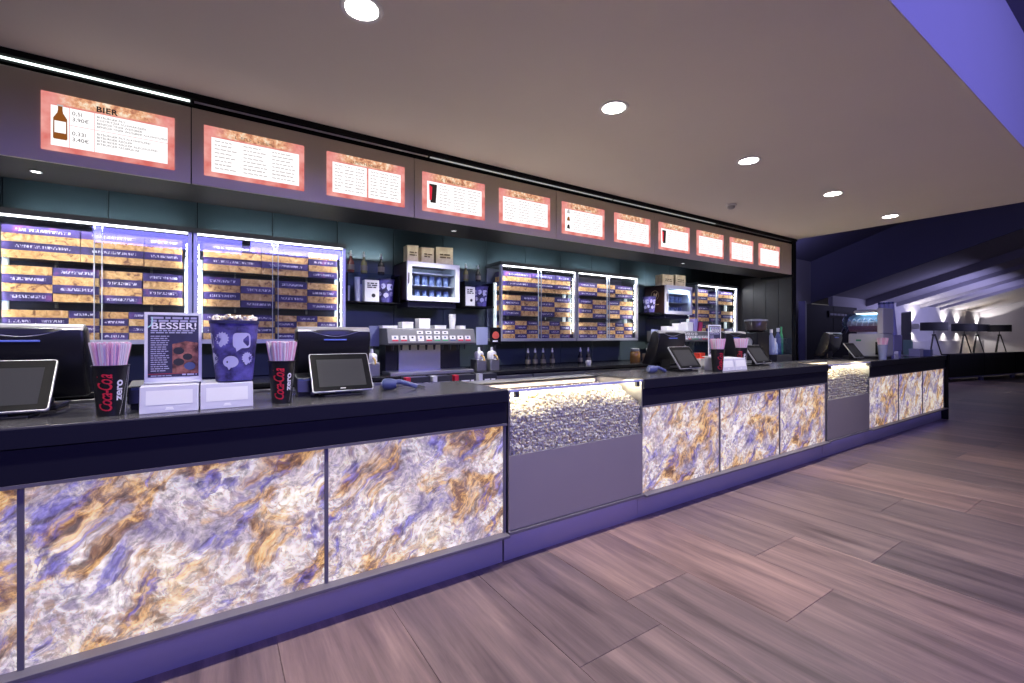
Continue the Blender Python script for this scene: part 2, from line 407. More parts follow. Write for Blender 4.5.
# bulkhead with fascia panels
bh = struct(MB().box(-2.0, 6.78, 3.115, 3.53, 2.257, 2.68).build('wall_bulkhead', BLACK))
fpan = MB().box(-0.6535, 0.6535, 0, 0.016, 2.257, 2.684).mesh('fascia_panel', FASC)
for k in range(-1, 5):
    put('fascia_panel', fpan, bh, (-0.114+1.312*k+0.656, 3.1, 0), bevel=0.002)
MB().box(6.45, 6.72, 3.1, 3.116, 2.257, 2.684).build('fascia_panel', FASC, bh, bevel=0.002)
MB().box(6.725, 6.80, 3.09, 3.53, 2.23, 2.72).build('end_cap', BLACK, bh)
MB().box(-2.0, 6.8, 3.062, 3.53, 2.735, 2.75).build('shadow_gap_lid', BLACK, bh)
tube = thing('cove_light', 'long white light tube in the gap between ceiling and menu fascia', 'light')
tube.location = (0, 3.10, 2.716)
for a, b, m_ in ((-2.0, -0.12, COVE), (-0.10, 1.30, STEEL), (1.32, 3.2, COVE_REFL), (3.22, 4.9, COVE_REFL), (4.92, 6.70, STEEL)):
    MB().cyl((a, 0, 0.004), (b, 0, 0.004), 0.0085, n=10).build('light_tube', m_, tube, smooth=40)
MB().box(-2.0, 6.7, 0.012, 0.04, -0.012, 0.018).build('tube_rail', BLACK, tube)

# hall beyond the bar
struct(MB().box(6.9, 13.45, 5.70, 5.80, 0, 5.2).build('wall_far', LWALL))
struct(MB().box(13.45, 28.3, 5.20, 5.30, 0, 2.6).build('wall_lounge', LWALL))
zr = lambda y: 2.45+0.33*(5.2-y)
struct(MB().prism([(5.3, 0), (-3, 0), (-3, zr(-3)+0.05), (5.3, zr(5.3)+0.05)], 28.1, 28.25, 'x').build('wall_lounge_end', LWALL))
# raked underside of the auditorium, in three folds
rk = MB()
rk.prism([(5.7, zr(5.7)), (-4, zr(-4)), (-4, zr(-4)+0.2), (5.7, zr(5.7)+0.2)], 13.45, 28.2, 'x')
struct(rk.build('ceiling_raked', RAKE))
struct(MB().prism([(5.7, zr(5.7)-0.002), (-4, zr(-4)-0.002), (-4, zr(-4)+1.3), (5.7, zr(5.7)+1.3)], 13.40, 13.45, 'x').build('wall_raked_step', NAVYW))
struct(MB().prism([(5.75, zr(5.75)+1.12), (-4, zr(-4)+1.12), (-4, zr(-4)+1.3), (5.75, zr(5.75)+1.3)], 6.8, 13.42, 'x').build('ceiling_raked_upper', pm('upper_raked_paint', (0.13, 0.13, 0.18), 0.85)))
for i, (x, d) in enumerate(((15.6, 0.20), (18.0, 0.12), (20.2, 0.10), (22.4, 0.10))):
    struct(MB().prism([(5.2, zr(5.2)-d), (-4, zr(-4)-d), (-4, zr(-4)), (5.2, zr(5.2))], x, x+0.10, 'x').build('trim_%d' % (i+1), RAKE))
MB_l = MB().box(13.5, 28.1, 5.08, 5.20, 0, 1.22)
struct(MB_l.build('wall_lounge_ledge', LWALL))
# dark double door with sign
dr = struct(MB().box(11.3, 14.1, 4.90, 5.0, 0, 2.14).build('door_1', pm('dark_door', (0.008, 0.009, 0.018), 0.6, spec=0.1)))
MB().box(12.695, 12.705, 4.895, 4.90, 0, 2.12).build('door_seam', BLACK, dr)
MB().box(11.20, 11.28, 4.88, 5.02, 0, 2.2).build('door_frame', pm('door_frame_grey', (0.10, 0.10, 0.17), 0.5), dr)
sg = tag(MB().box(-0.55, 0.55, -0.02, 0, -0.075, 0.075).build('door_sign', BLACK, loc=(12.95, 4.895, 1.93)), 'small black sign strip with pale lettering on the dark double door', 'sign')
mb = MB(); words(mb, -0.48, 0.48, -0.025, 0.05, -0.022, random.Random(3), 1.0)
mb.build('lettering', pm('pale_lettering', (0.4, 0.4, 0.5), 0.6), sg, fix=False)

# ================================================================== COUNTER
def counter(x0, x1, divs, label, end=False):
    c = thing('bar_counter', label, 'counter', (x0, 2.30, 0), group='bar counter sections')
    L = x1-x0
    MB().box(0, L, 0.0, 0.65, 1.000, 1.075).build('worktop', TOPM, c, bevel=0.003)
    MB().box(0, L, -0.004, 0.0, 1.000, 1.068).build('worktop_front', NAVY, c)
    MB().box(0, L, 0.010, 0.05, 0.868, 0.995).build('front_band', NAVY, c, bevel=0.002)
    MB().box(0, L, 0.07, 0.62, 0.0, 0.995).build('carcass', BLACK, c)
    MB().box(0, L, 0.062, 0.075, 0.0, 0.19).build('plinth', PLINTH, c)
    MB().box(0, L, -0.030, 0.07, 0.182, 0.198).build('bottom_ledge', FRAME, c, bevel=0.002)
    MB().box(0, L, 0.006, 0.05, 0.855, 0.868).build('top_rail', FRAME, c)
    MB().box(0.02, L-0.02, 0.02, 0.028, 0.176, 0.182).build('ledge_light', LEDB, c)
    for a, b in zip(divs[:-1], divs[1:]):
        w_ = b-a-0.018
        p = MB().box(-w_/2, w_/2, 0, 0.012, -0.328, 0.328)
        p.build('stone_panel', STONE, c, loc=((a+b)/2-x0, 0.028, 0.527))
        q = MB().box(-0.009, 0.009, 0, 0.04, 0.198, 0.856)
        q.build('mullion', FRAME, c, loc=(min(b, x1-0.010)-x0, 0.020, 0))
    if end:
        MB().box(L, L+0.05, -0.02, 0.66, 0, 1.075).build('end_panel', BLACK, c)
    return c
counter(-2.66, 1.485, [-2.655, -1.62, -0.585, 0.45, 1.48], 'long bar counter section with glowing stone panels left of the large popcorn bin')
counter(2.715, 5.83, [2.72, 3.741, 4.79, 5.825], 'bar counter section with three glowing stone panels between the two popcorn bins')
counter(7.055, 10.25, [7.06, 8.126, 9.152, 10.22], 'far bar counter section ending in a black end panel', True)

def kernels(pts, rnd, r=(0.0115, 0.0175)):
    import bmesh
    bm = bmesh.new(); bmesh.ops.create_icosphere(bm, subdivisions=1, radius=1.0)
    bv = [v.co.copy() for v in bm.verts]; bf = [tuple(v.index for v in f.verts) for f in bm.faces]; bm.free()
    var = []
    for k in range(8):
        lob = [Vector((rnd.gauss(0,1), rnd.gauss(0,1), rnd.gauss(0,1))).normalized() for _ in range(4)]
        var.append([v*(0.55+0.55*max(0, max(v.dot(l) for l in lob))**3) for v in bv])
    mb = MB()
    for p in pts:
        q = rnd.choice(var); s_ = rnd.uniform(*r)
        m = Matrix.Rotation(rnd.uniform(0, 6.28), 3, Vector((rnd.gauss(0,1), rnd.gauss(0,1), rnd.gauss(0,1)+.01)).normalized())
        mb.add([tuple(Vector(p)+(m @ v)*s_*1.25) for v in q], bf)
    return mb

def popcorn_bin(x0, x1, label, dens, seed):
    rnd = random.Random(seed); W = x1-x0
    c = thing('popcorn_bin', label, 'popcorn bin', (x0, 2.30, 0), group='popcorn bins')
    MB().box(0.004, W-0.004, 0.010, 0.03, 0.205, 0.662).build('front_panel', TAUPE, c, bevel=0.002)
    MB().box(0, W, 0.062, 0.075, 0.0, 0.19).build('plinth', PLINTH, c)
    MB().box(0, W, -0.005, 0.07, 0.184, 0.200).build('bottom_ledge', FRAME, c)
    MB().box(0.02, W-0.02, 0.02, 0.028, 0.176, 0.182).build('ledge_light', LEDB, c)
    MB().box(0, 0.012, 0.012, 0.62, 0.2, 1.06).build('side_wall', STEEL, c)
    MB().box(W-0.012, W, 0.012, 0.62, 0.2, 1.06).build('side_wall', STEEL, c)
    MB().box(0.012, W-0.012, 0.50, 0.512, 0.2, 1.06).build('back_wall', TAUPE, c)
    MB().box(0.012, W-0.012, 0.03, 0.50, 0.62, 0.64).build('tray', STEEL, c)
    MB().box(0.0, W, 0.50, 0.66, 1.045, 1.065).build('rear_worktop', STEEL, c, bevel=0.002)
    MB().box(0.0, W, 0.08, 0.62, 0.0, 0.2).build('base', BLACK, c)
    MB().box(0.008, W-0.008, 0.010, 0.018, 0.662, 1.058).build('glass_front', GLASS, c)
    g = MB().box(0.006, W-0.006, 0.004, 0.022, 1.056, 1.068).build('glass_top_rail', pm('blue_rail', (0.35, 0.38, 0.75), 0.3), c)
    for x in (0.06, W-0.06):
        MB().box(x-0.014, x+0.014, 0.0, 0.026, 1.02, 1.056).build('glass_clip', PLASTIC2, c)
    MB().box(0.05, W-0.05, 0.475, 0.495, 1.02, 1.04).build('heat_lamp', pm('warm_tube', (1, .9, .7), 0.5, emis=(1.0, 0.83, 0.52), estr=1.2), c)
    area('popcorn_light', (x0+W/2, 2.30+0.20, 1.052), (math.radians(-16), 0, 0), W-0.1, 0.06, (1.0, 0.86, 0.60), 8.0)
    def h(x, y):
        u = x/W
        f = 0.865+0.055*math.sin(u*2.6+0.2)+0.010*math.sin(u*23)
        return min(0.995, f+0.15*min(1, max(0, (y-0.03)/0.22))*(0.55+0.5*math.sin(min(1, u*1.1)*2.6)))
    pts = []
    st = 0.0205/dens
    z = 0.665
    while z < 0.96:
        x = 0.02
        while x < W-0.02:
            xx = x+rnd.uniform(-.005, .005); zz = z+rnd.uniform(-.005, .005)
            if zz < h(xx, 0.03): pts.append((xx, 0.034+rnd.uniform(0, .010), zz))
            x += st
        z += st
    y = 0.04
    while y < 0.46:
        x = 0.025
        while x < W-0.025:
            xx = x+rnd.uniform(-.006, .006); yy = y+rnd.uniform(-.006, .006)
            pts.append((xx, yy, h(xx, yy)+rnd.uniform(-.008, .010))); x += st
        y += st
    mb = kernels(pts, rnd)
    # filled volume under the loose kernels
    n = 24; g = []
    for j in range(12):
        yy = 0.045+0.45*j/11
        g.append([(0.014+(W-0.028)*i/n, yy, h(0.014+(W-0.028)*i/n, yy)-0.012) for i in range(n+1)])
    mb.loft(g, False, closed=False)
    mb.add(g[0]+[(p[0], p[1], 0.645) for p in g[0]], [(i, i+1, n+2+i, n+1+i) for i in range(n)])
    tag(mb.build('popcorn', POP, c, smooth=60, fix=False), kind='stuff')
    return c
popcorn_bin(1.497, 2.713, 'large glass-fronted popcorn bin over a plain taupe panel, nearest in the counter', 1.0, 5)
popcorn_bin(5.841, 7.052, 'small-looking far glass popcorn bin over a taupe panel, further down the counter', 0.72, 9)

# ================================================================== CEILING FITTINGS
def downlight(x, y, z, label, power):
    c = thing('downlight', label, 'downlight', (x, y, z), group='ceiling downlights')
    MB().lathe([(0.066, -0.004), (0.082, -0.006), (0.088, 0.0), (0.066, 0.0)], 24, cap=False).build('trim_ring', WHITE, c, smooth=40)
    MB().lathe([(0.0005, -0.003), (0.067, -0.003), (0.067, 0.0), (0.0005, 0.0)], 24, cap=False).build('lens', LAMPD, c)
    spot('downlight_beam', (x, y, z-0.012), (0, 0, 0), (1.0, 0.93, 0.82), power, 118, 0.85, 0.05)
names = ['nearest round downlight at the top edge of the ceiling', 'second round ceiling downlight from the camera', 'third round ceiling downlight above the smoke detector', 'fourth round ceiling downlight from the camera', 'farthest small round ceiling downlight']
for k in range(5):
    downlight(0.504+1.462*k, 1.89, 2.75, names[k], 150)
spot('downlight_beam', (-0.958, 1.89, 2.738), (0, 0, 0), (1.0, 0.93, 0.82), 100, 118, 0.85, 0.05)
sd = thing('smoke_detector', 'small white smoke detector on the ceiling near the far downlights', 'smoke detector', (4.42, 2.62, 2.75))
MB().lathe([(0.05, 0.0), (0.05, -0.014), (0.043, -0.018)], 20).build('mount', WHITE, sd, smooth=40)
MB().lathe([(0.036, -0.018), (0.036, -0.036), (0.024, -0.046), (0.001, -0.048)], 20).build('sensor', pm('detector_grey', (0.5, 0.5, 0.5), 0.5), sd, smooth=40)
for i, (x, lb) in enumerate(((-0.78, 'tiny recessed spotlight under the bulkhead, left end'), (1.62, 'tiny recessed spotlight under the bulkhead above the small white fridge'), (4.6, 'tiny recessed spotlight under the bulkhead above the brown fridge'))):
    s_ = thing('soffit_spotlight', lb, 'spotlight', (x, 3.32, 2.257), group='spotlights under the bulkhead')
    MB().lathe([(0.024, 0), (0.024, -0.004), (0.018, -0.004)], 16, cap=False).build('trim_ring', SILVER, s_, smooth=40)
    MB().lathe([(0.0005, -0.002), (0.018, -0.002), (0.018, 0)], 16, cap=False).build('lens', pm('spot_lens', (1, 1, 1), emis=(1, 1, 1), estr=(9.0, 1.5, 3.0)[i]), s_)
    spot('soffit_beam', (x, 3.32, 2.245), (math.radians(14), 0, 0), (1.0, 0.97, 0.92), 65, 120, 0.6, 0.02)

# ================================================================== MENU SCREENS
hdr = ['BIER']+['']*10
mlab = ['leftmost glowing menu screen headed BIER with a beer bottle picture', 'second glowing menu screen from the left with a four-row price table', 'third glowing menu screen from the left with two side-by-side tables',
        'fourth glowing menu screen from the left with a black and red cup picture', 'fifth glowing menu screen from the left, plain price list', 'sixth glowing menu screen from the left with small snack pictures',
        'seventh glowing menu screen from the left, plain price list', 'eighth glowing menu screen from the left with a dark bottle picture', 'ninth glowing menu screen from the left, third from the far end',
        'tenth glowing menu screen from the left with a centre divider', 'last glowing menu screen at the far end of the fascia']
def menu(i, x):
    r = random.Random(40+i); W, H = 0.522, 0.285
    m = thing('menu_screen', mlab[i], 'menu screen', (x, 3.1, 2.4575), group='menu screens')
    MB().box(-W/2, W/2, -0.006, 0.0, -H/2, H/2).build('border', BORDER, m)
    sx0, sx1, sz0, sz1 = -W/2+0.035, W/2-0.030, -H/2+0.026, H/2-0.062
    cols = [(sx0, sx1)]
    if i in (2, 9): cols = [(sx0, -0.006), (0.006, sx1)]
    for a, b in cols: MB().box(a, b, -0.008, -0.006, sz0, sz1).build('price_sheet', SHEET, m)
    ink = MB(); Y = -0.0088
    if i == 0:
        d = MB(); add_text(d, 'BIER', 0.0-0.06, H/2-0.052, Y+0.001, 0.040, bold=0.0012, spacing=1.1); tag(d.build('heading', MINKD, m, fix=False), kind='stuff')
        t_ = MB()
        for s_, z in (('0,5l', 0.048), ('3,90€', 0.018), ('0,33l', -0.052), ('3,40€', -0.082)): add_text(t_, s_, -0.150, z, Y, 0.027)
        z = 0.058
        for s_ in ('BITBURGER PILS', 'KÖSTRITZER SCHWARZBIER', 'BENEDIKTINER WEISSBIER', 'BENEDIKTINER WEISSBIER ALKOHOLFREI'):
            add_text(t_, s_, -0.057, z, Y, 0.0155); z -= 0.0165
        z = -0.030
        for s_ in ('BITBURGER PILS ALKOHOLFREI', 'BITBURGER RADLER', 'BITBURGER RADLER ALKOHOLFREI', 'BITBURGER FASSBRAUSE'):
            add_text(t_, s_, -0.057, z, Y, 0.0155); z -= 0.0165
        tag(t_.build('price_lettering', MINKD, m, fix=False), kind='stuff')
        g = MB()
        for a, b, c_, e_ in ((-0.160, -0.1585, sz0, sz1), (-0.066, -0.0645, sz0, sz1), (-0.160, sx1, -0.006, -0.0045)): g.box(a, b, Y, Y+0.0004, c_, e_)
        tag(g.build('table_rules', MRED, m), kind='stuff')
        bt = MB(); prof = [(0.0085, 0.088), (0.0085, 0.060), (0.011, 0.046), (0.025, 0.020), (0.026, -0.078), (0.023, -0.084)]
        bt.add([(-0.192+a, Y, b) for a, b in prof]+[(-0.192-a, Y, b) for a, b in prof[::-1]], [tuple(range(12))]); b_ = bt.build('beer_bottle_picture', MBEER, m, fix=False)
        q = MB().box(-0.2125, -0.1715, Y-0.0006, Y-0.0002, -0.052, 0.006); q.build('bottle_label', SHEET, b_)
        q = MB().box(-0.2035, -0.1805, Y-0.0006, Y-0.0002, 0.080, 0.088); q.build('bottle_cap', MINK, b_)
    else:
        hd = MB(); letters(hd, -0.11, 0.09, H/2-0.046, 0.017, Y+0.002, r); tag(hd.build('heading', MHEAD, m, fix=False), kind='stuff')
        x_l = sx0+0.015
        if i in (3, 5, 7): x_l += 0.085
        for a, b in ([(x_l, sx1-0.012)] if len(cols) == 1 else [(c_[0]+0.012, c_[1]-0.012) for c_ in cols]):
            nrow = 8
            for k in range(nrow):
                z = sz1-0.022-k*(sz1-sz0-0.02)/nrow
                words(ink, a, a+(b-a)*0.28, z, 0.0060, Y, r, 0.7)
                words(ink, a+(b-a)*0.33, a+(b-a)*0.62, z, 0.0060, Y, r, 0.9)
                words(ink, a+(b-a)*0.68, b, z, 0.0060, Y, r, 0.8)
            if i in (1, 2, 9):
                for k in range(1, 4):
                    z = sz1-k*(sz1-sz0)/4; ink.box(a-0.01, b+0.01, Y, Y+0.0003, z, z+0.0012)
                ink.box(a+(b-a)*0.30, a+(b-a)*0.30+0.0012, Y, Y+0.0003, sz0, sz1)
        tag(ink.build('price_lettering', MINK, m, fix=False), kind='stuff')
        if i in (3, 7):
            k = MB(); k.add([(sx0+0.016, Y, 0.062), (sx0+0.078, Y, 0.062), (sx0+0.068, Y, -0.075), (sx0+0.026, Y, -0.075)], [(0, 1, 2, 3)]); c_ = k.build('cup_picture', MINKD, m, fix=False)
            k = MB(); k.add([(sx0+0.014, Y-0.0004, 0.055), (sx0+0.040, Y-0.0004, 0.040), (sx0+0.034, Y-0.0004, -0.055), (sx0+0.018, Y-0.0004, -0.060)], [(0, 1, 2, 3)]); k.build('red_stripe', MRED, c_, fix=False)
        if i == 5:
            for z, mt in ((0.060, MINK), (-0.005, MBEER), (-0.075, MINKD)):
                k = MB(); k.add([(sx0+0.018, Y, z-0.018), (sx0+0.055, Y, z-0.018), (sx0+0.046, Y, z+0.022), (sx0+0.026, Y, z+0.012)], [(0, 1, 2, 3)]); k.build('snack_picture', mt, m, fix=False)
for i in range(11): menu(i, -0.450+0.6565*i)

# ================================================================== DISPLAY CABINETS
bcache = {}
LV = ('lowest', 'second up', 'third up', 'topmost'); OR = ('first', 'second', 'third', 'fourth', 'fifth', 'sixth')
def boxmesh(w_, h_, kind):
    k = (round(w_, 3), round(h_, 3), kind)
    if k not in bcache:
        bcache[k] = MB().box(-w_/2, w_/2, 0, 0.16, 0, h_).mesh('snack_box', BOXA if kind == 'amber' else BOXP)
    return bcache[k]
def cabinet(x0, x1, label, cname, rows, depth=0.27, yf=3.90):
    c = thing('display_cabinet', label, 'cabinet', (x0, yf, 1.345), group='wall display cabinets')
    W = x1-x0; H = 0.82
    MB().box(-0.005, W+0.005, -0.015, depth+0.025, H-0.035, H).build('top_board', pm('cabinet_top', (0.05, 0.052, 0.065), 0.4), c)
    MB().box(0, W, 0, depth+0.02, 0, 0.03).build('bottom_board', ALU, c)
    MB().box(0, W, depth+0.01, depth+0.025, 0.03, H-0.035).build('back_board', pm('cabinet_back', (0.12, 0.12, 0.20), 0.5), c)
    for x in (0, W-0.022):
        MB().box(x, x+0.022, -0.004, 0.03, 0.03, H-0.035).build('front_post', ALU, c)
    for x in (0.0, W-0.006):
        MB().box(x, x+0.006, 0.03, depth+0.01, 0.03, H-0.035).build('side_glass', GLASS, c)
    MB().box(0.022, W-0.022, -0.004, 0.012, H-0.047, H-0.035).build('light_strip', LEDW, c)
    for x in (0.026, W-0.050):
        MB().box(x, x+0.024, 0.16, 0.19, 0.08, H-0.20).build('side_light', LEDS, c)
    for z in (0.270, 0.530):
        MB().box(0.02, W-0.02, 0.03, depth+0.01, z-0.008, z).build('shelf', GLASS_B, c)
        for x in (W*0.25, W*0.75): MB().box(x-0.006, x+0.006, depth-0.02, depth+0.01, z-0.03, z-0.008).build('shelf_bracket', ALU, c)
    MB().box(0.024, W/2+0.02, 0.010, 0.014, 0.03, H-0.047).build('sliding_glass', GLASS, c)
    MB().box(W/2-0.02, W-0.024, 0.016, 0.020, 0.03, H-0.047).build('sliding_glass', GLASS, c)
    for x in (W/2-0.02, W/2+0.018): MB().box(x-0.002, x+0.002, 0.008, 0.022, 0.03, H-0.047).build('glass_edge', pm('glass_edge', (0.5, 0.55, 0.62), 0.2), c)
    area('cabinet_light', (x0+W/2, yf+0.02, 1.345+H-0.055), (math.radians(-28), 0, 0), W-0.1, 0.03, (0.92, 0.94, 1.0), 6.0)
    for sx in (0.03, W-0.03): area('cabinet_light', (x0+sx, yf+0.006, 1.345+H/2), (PI/2, 0, math.radians(-38 if sx < W/2 else 38)), 0.012, 0.60, (0.95, 0.95, 1.0), 1.0)
    zs = (0.030, 0.270, 0.530); hs = (0.0465, 0.0540, 0.0500)
    for ri, (name, cols) in enumerate(rows):
        z0 = zs[ri]; hh = hs[ri]; x = 0.055
        tot = sum(k for k, _, _ in cols); av = W-0.11
        for ci, (wu, n, first) in enumerate(cols):
            bw = av*wu/tot
            for k in range(n):
                kind = 'amber' if ((k % 2 == 0) == (first == 'A')) else 'purple'
                o = put('snack_box', boxmesh(bw-0.004, hh-0.001, kind), None, (x0+x+bw/2+random.uniform(-.001, .001), yf+0.04+random.uniform(0, .008), 1.345+z0+k*hh+0.0005))
                tag(o, '%s-sided snack box, %s in %s stack from left, %s shelf, %s' % (kind, LV[k], OR[ci], name, cname), 'box', 'snack boxes on the %s shelf of the %s' % (name, cname))
            x += bw
    return c
R3 = ('bottom', [(1, 4, 'P'), (1, 4, 'P'), (1, 4, 'A'), (1, 4, 'P'), (1, 4, 'A'), (1, 4, 'P')])
R3b = ('bottom', [(1, 4, 'A'), (1, 4, 'P'), (1, 4, 'A'), (1, 4, 'P'), (1, 4, 'A'), (1, 4, 'P')])
R2 = ('middle', [(1, 4, 'P'), (1, 4, 'A'), (1, 4, 'P'), (1, 4, 'A')])
R2b = ('middle', [(1, 4, 'A'), (1, 4, 'P'), (1, 4, 'A'), (1, 4, 'P')])
R1 = ('top', [(1.6, 4, 'A'), (1.45, 3, 'A'), (1, 3, 'A')])
R1 = ('top', [(1.65, 4, 'A'), (1.5, 4, 'A'), (1, 4, 'A')])
R1b = ('top', [(1.65, 4, 'A'), (1.5, 4, 'A'), (1, 4, 'P')])
cabinet(-1.13, -0.14, 'leftmost glass display cabinet full of snack boxes on the back wall', 'leftmost cabinet', [R3, R2, R1])
cabinet(-0.13, 0.905, 'glass display cabinet of snack boxes left of the bottle shelf', 'second cabinet', [R3b, R2b, R1b])
cabinet(2.43, 3.455, 'glass display cabinet of snack boxes right of the small white fridge', 'third cabinet', [R3b, R2, R1])
cabinet(3.465, 4.49, 'glass display cabinet of snack boxes left of the brown fridge', 'fourth cabinet', [R3, R2b, ('top', [(1, 3, 'P'), (1, 3, 'A'), (1, 3, 'P')])])
cabinet(5.72, 6.75, 'far glass display cabinet beside the dark end wall', 'far cabinet', [('bottom', [(1, 4, 'A'), (1, 4, 'P'), (1, 3, 'A'), (1, 3, 'P')]), ('middle', [(1, 4, 'A'), (1, 3, 'P'), (1, 3, 'A')]), ('top', [(1, 4, 'A'), (1, 3, 'P'), (1.4, 4, 'A')])])
area('bulkhead_rear_fill', (2.4, 3.58, 2.50), (math.radians(30), 0, 0), 8.2, 0.02, (1.0, 0.96, 0.90), 8, math.radians(75))  # unseen fill light added behind the bulkhead to brighten bags and bottles
# small strips on top of the cabinets washing the wall panels
for x in (-0.63, 0.39, 2.94, 3.98): area('panel_wash', (x, 4.10, 2.18), (math.radians(158), 0, 0), 0.85, 0.02, (0.72, 0.88, 1.0), 1.7)
for x in (1.15, 2.15, 5.0, 5.6): area('panel_wash', (x, 4.12, 2.13), (math.radians(158), 0, 0), 0.4, 0.02, (0.72, 0.88, 1.0), 1.2)

# ================================================================== BACK COUNTER
bc = thing('back_counter', 'long dark back counter with steel drawer fronts under the cabinets', 'counter', (-1.6, 3.55, 0))
MB().box(0, 8.38, 0.0, 0.65, 1.045, 1.075).build('worktop', pm('black_worktop', (0.020, 0.020, 0.024), 0.25), bc, bevel=0.003)
MB().box(0, 8.38, 0.03, 0.65, 0.0, 1.045).build('carcass', BLACK, bc)
for k in range(12):
    x = 0.03+k*0.695
    d = MB().box(x, x+0.68, 0.008, 0.03, 0.86, 1.03).build('drawer_front', STEEL if k not in (4,) else BLACK, bc, bevel=0.003)
    MB().box(x+0.22, x+0.46, -0.012, 0.008, 0.975, 0.99).build('drawer_handle', PLASTIC2, d)
sc_ = thing('end_side_counter', 'short dark side counter along the end wall below the coffee grinder', 'counter', (5.55, 2.98, 0))
MB().box(0, 1.24, 0, 0.54, 1.02, 1.05).build('worktop', pm('side_worktop', (0.08, 0.08, 0.095), 0.3), sc_)
MB().box(0.02, 1.22, 0.02, 0.54, 0, 1.02).build('carcass', BLACK, sc_)

# ================================================================== THINGS ON THE COUNTER
CZ = 1.075
def pos_terminal(label, loc, rotz=0):
    c = thing('cash_register', label, 'cash register', loc, rotz, 'cash registers')
    MB().box(-0.11, 0.11, -0.02, 0.20, 0, 0.018).build('foot', PLASTIC, c, bevel=0.006)
    MB().prism([(0.05, 0.018), (0.15, 0.018), (0.10, 0.16), (0.03, 0.16)], -0.07, 0.07, 'x').build('neck', PLASTIC, c, bevel=0.008)
    # housing: rounded block leaning towards the guests, customer side is -y
    def ring(xw, inset):
        pts = []
        prof = [(0.170, 0.055), (0.060, 0.345), (0.045, 0.372), (0.010, 0.375), (-0.030, 0.355), (-0.035, 0.30), (0.005, 0.14), (0.09, 0.045)]
        cy, cz = 0.06, 0.21
        return [(xw, cy+(y-cy)*inset, cz+(z-cz)*inset) for y, z in prof]
    MB().loft([ring(-0.203, 0.90), ring(-0.198, 0.97), ring(-0.185, 1.0), ring(0.185, 1.0), ring(0.198, 0.97), ring(0.203, 0.90)]).build('housing', PLASTIC, c, bevel=0.008, smooth=50)
    rim = []
    for i in range(25):
        u = -1+2*i/24; dip = max(0, 1-(u/0.68)**2)
        rim.append([(u*0.196, y, z-0.030*(dip**1.2)*k) for y, z, k in ((-0.034, 0.352, 1), (-0.030, 0.362, 1), (-0.012, 0.375, 0.2), (0.02, 0.378, 0), (0.02, 0.372, 0), (-0.020, 0.345, 1))])
    MB().loft(rim).build('top_rim', SILVER, c, smooth=50)
    dish = MB()
    n = 18
    ys = []
    for i in range(n+1):
        u = -0.66+1.32*i/n; dd = max(0, 1-(u/0.68)**2)
        ys.append([(u*0.196, -0.0325, 0.3545), (u*0.196, -0.0365, 0.3535-0.024*dd**1.2), (u*0.196, -0.0325, 0.3530-0.026*dd**1.2)])
    dish.loft(ys, False, closed=False); dish.build('rim_recess', PLASTIC, c, smooth=50)
    MB().box(-0.062, 0.062, -0.0405, -0.034, 0.300, 0.308).build('blue_strip', pm('emissive_blue_strip', (0.08, 0.11, 0.42), 0.3, emis=(0.12, 0.18, 0.9), estr=0.35), c, bevel=0.002)  # blue strip across the housing, with weak emission
    MB().add([(-0.18, 0.166, 0.075), (0.18, 0.166, 0.075), (0.18, 0.069, 0.335), (-0.18, 0.069, 0.335)], [(3, 2, 1, 0)]).build('screen', SCREEN, c)
    return c
POS = [((-0.690, 2.76, CZ), 0, 'black cash register at the left edge, behind the first straw cup'),
       ((0.577, 2.76, CZ), 0, 'black cash register right of the popcorn bucket and second straw cup'),
       ((3.665, 2.79, CZ), 0, 'black cash register above the middle glowing stone panels, beside a small fridge'),
       ((4.80, 2.82, CZ), 0, 'black cash register partly hidden behind the third and fourth straw cups'),
       ((7.27, 2.80, CZ), 0, 'farthest black cash register, just left of the frozen drinks machine')]
p0 = None
for l, r, lb in POS:
    p0 = pos_terminal(lb, l, r) if p0 is None else copy_tree(p0, None, l, r, lb)

def cust_display(label, loc, rotz=0):
    c = thing('customer_display', label, 'display', loc, rotz, 'customer displays')
    ang = math.radians(-35)
    def P(x, v, d):      # point on the tilted tablet: v up the face, d out of it towards the guest
        return (x, v*math.sin(-ang)*1.0-d*math.cos(ang), 0.030+v*math.cos(ang)+d*math.sin(-ang))
    def slab(x0, x1, v0, v1, d0, d1, rc=0.0):
        pts = []
        if rc:
            for cx, cv, a0 in ((x1-rc, v1-rc, 0), (x0+rc, v1-rc, 90), (x0+rc, v0+rc, 180), (x1-rc, v0+rc, 270)):
                for k in range(5):
                    a = math.radians(a0+k*22.5); pts.append((cx+rc*math.cos(a), cv+rc*math.sin(a)))
        else: pts = [(x1, v1), (x0, v1), (x0, v0), (x1, v0)]
        return MB().loft([[P(a, b, d0) for a, b in pts], [P(a, b, d1) for a, b in pts]])
    slab(-0.158, 0.158, 0, 0.240, -0.014, 0.0, 0.012).build('casing', SILVER, c, bevel=0.002)
    slab(-0.153, 0.153, 0.005, 0.235, 0.0, 0.0012, 0.009).build('bezel', BEZEL, c)
    slab(-0.122, 0.122, 0.030, 0.200, 0.0012, 0.002).build('screen', SCREEN, c)
    mb = MB(); words(mb, -0.018, 0.018, 0, 0.006, 0, random.Random(1), 1.0)
    mb.v = [P(x, 0.014+z, 0.0022) for x, y, z in mb.v]; tag(mb.build('maker_mark', SILVER, c, fix=False), kind='stuff')
    MB().box(-0.10, 0.10, 0.0, 0.16, 0, 0.012).build('base', PLASTIC, c, bevel=0.004)
    MB().prism([(0.02, 0.012), (0.12, 0.012), (0.12, 0.10), (0.075, 0.13)], -0.04, 0.04, 'x').build('stand', PLASTIC, c)
    return c
d0 = None
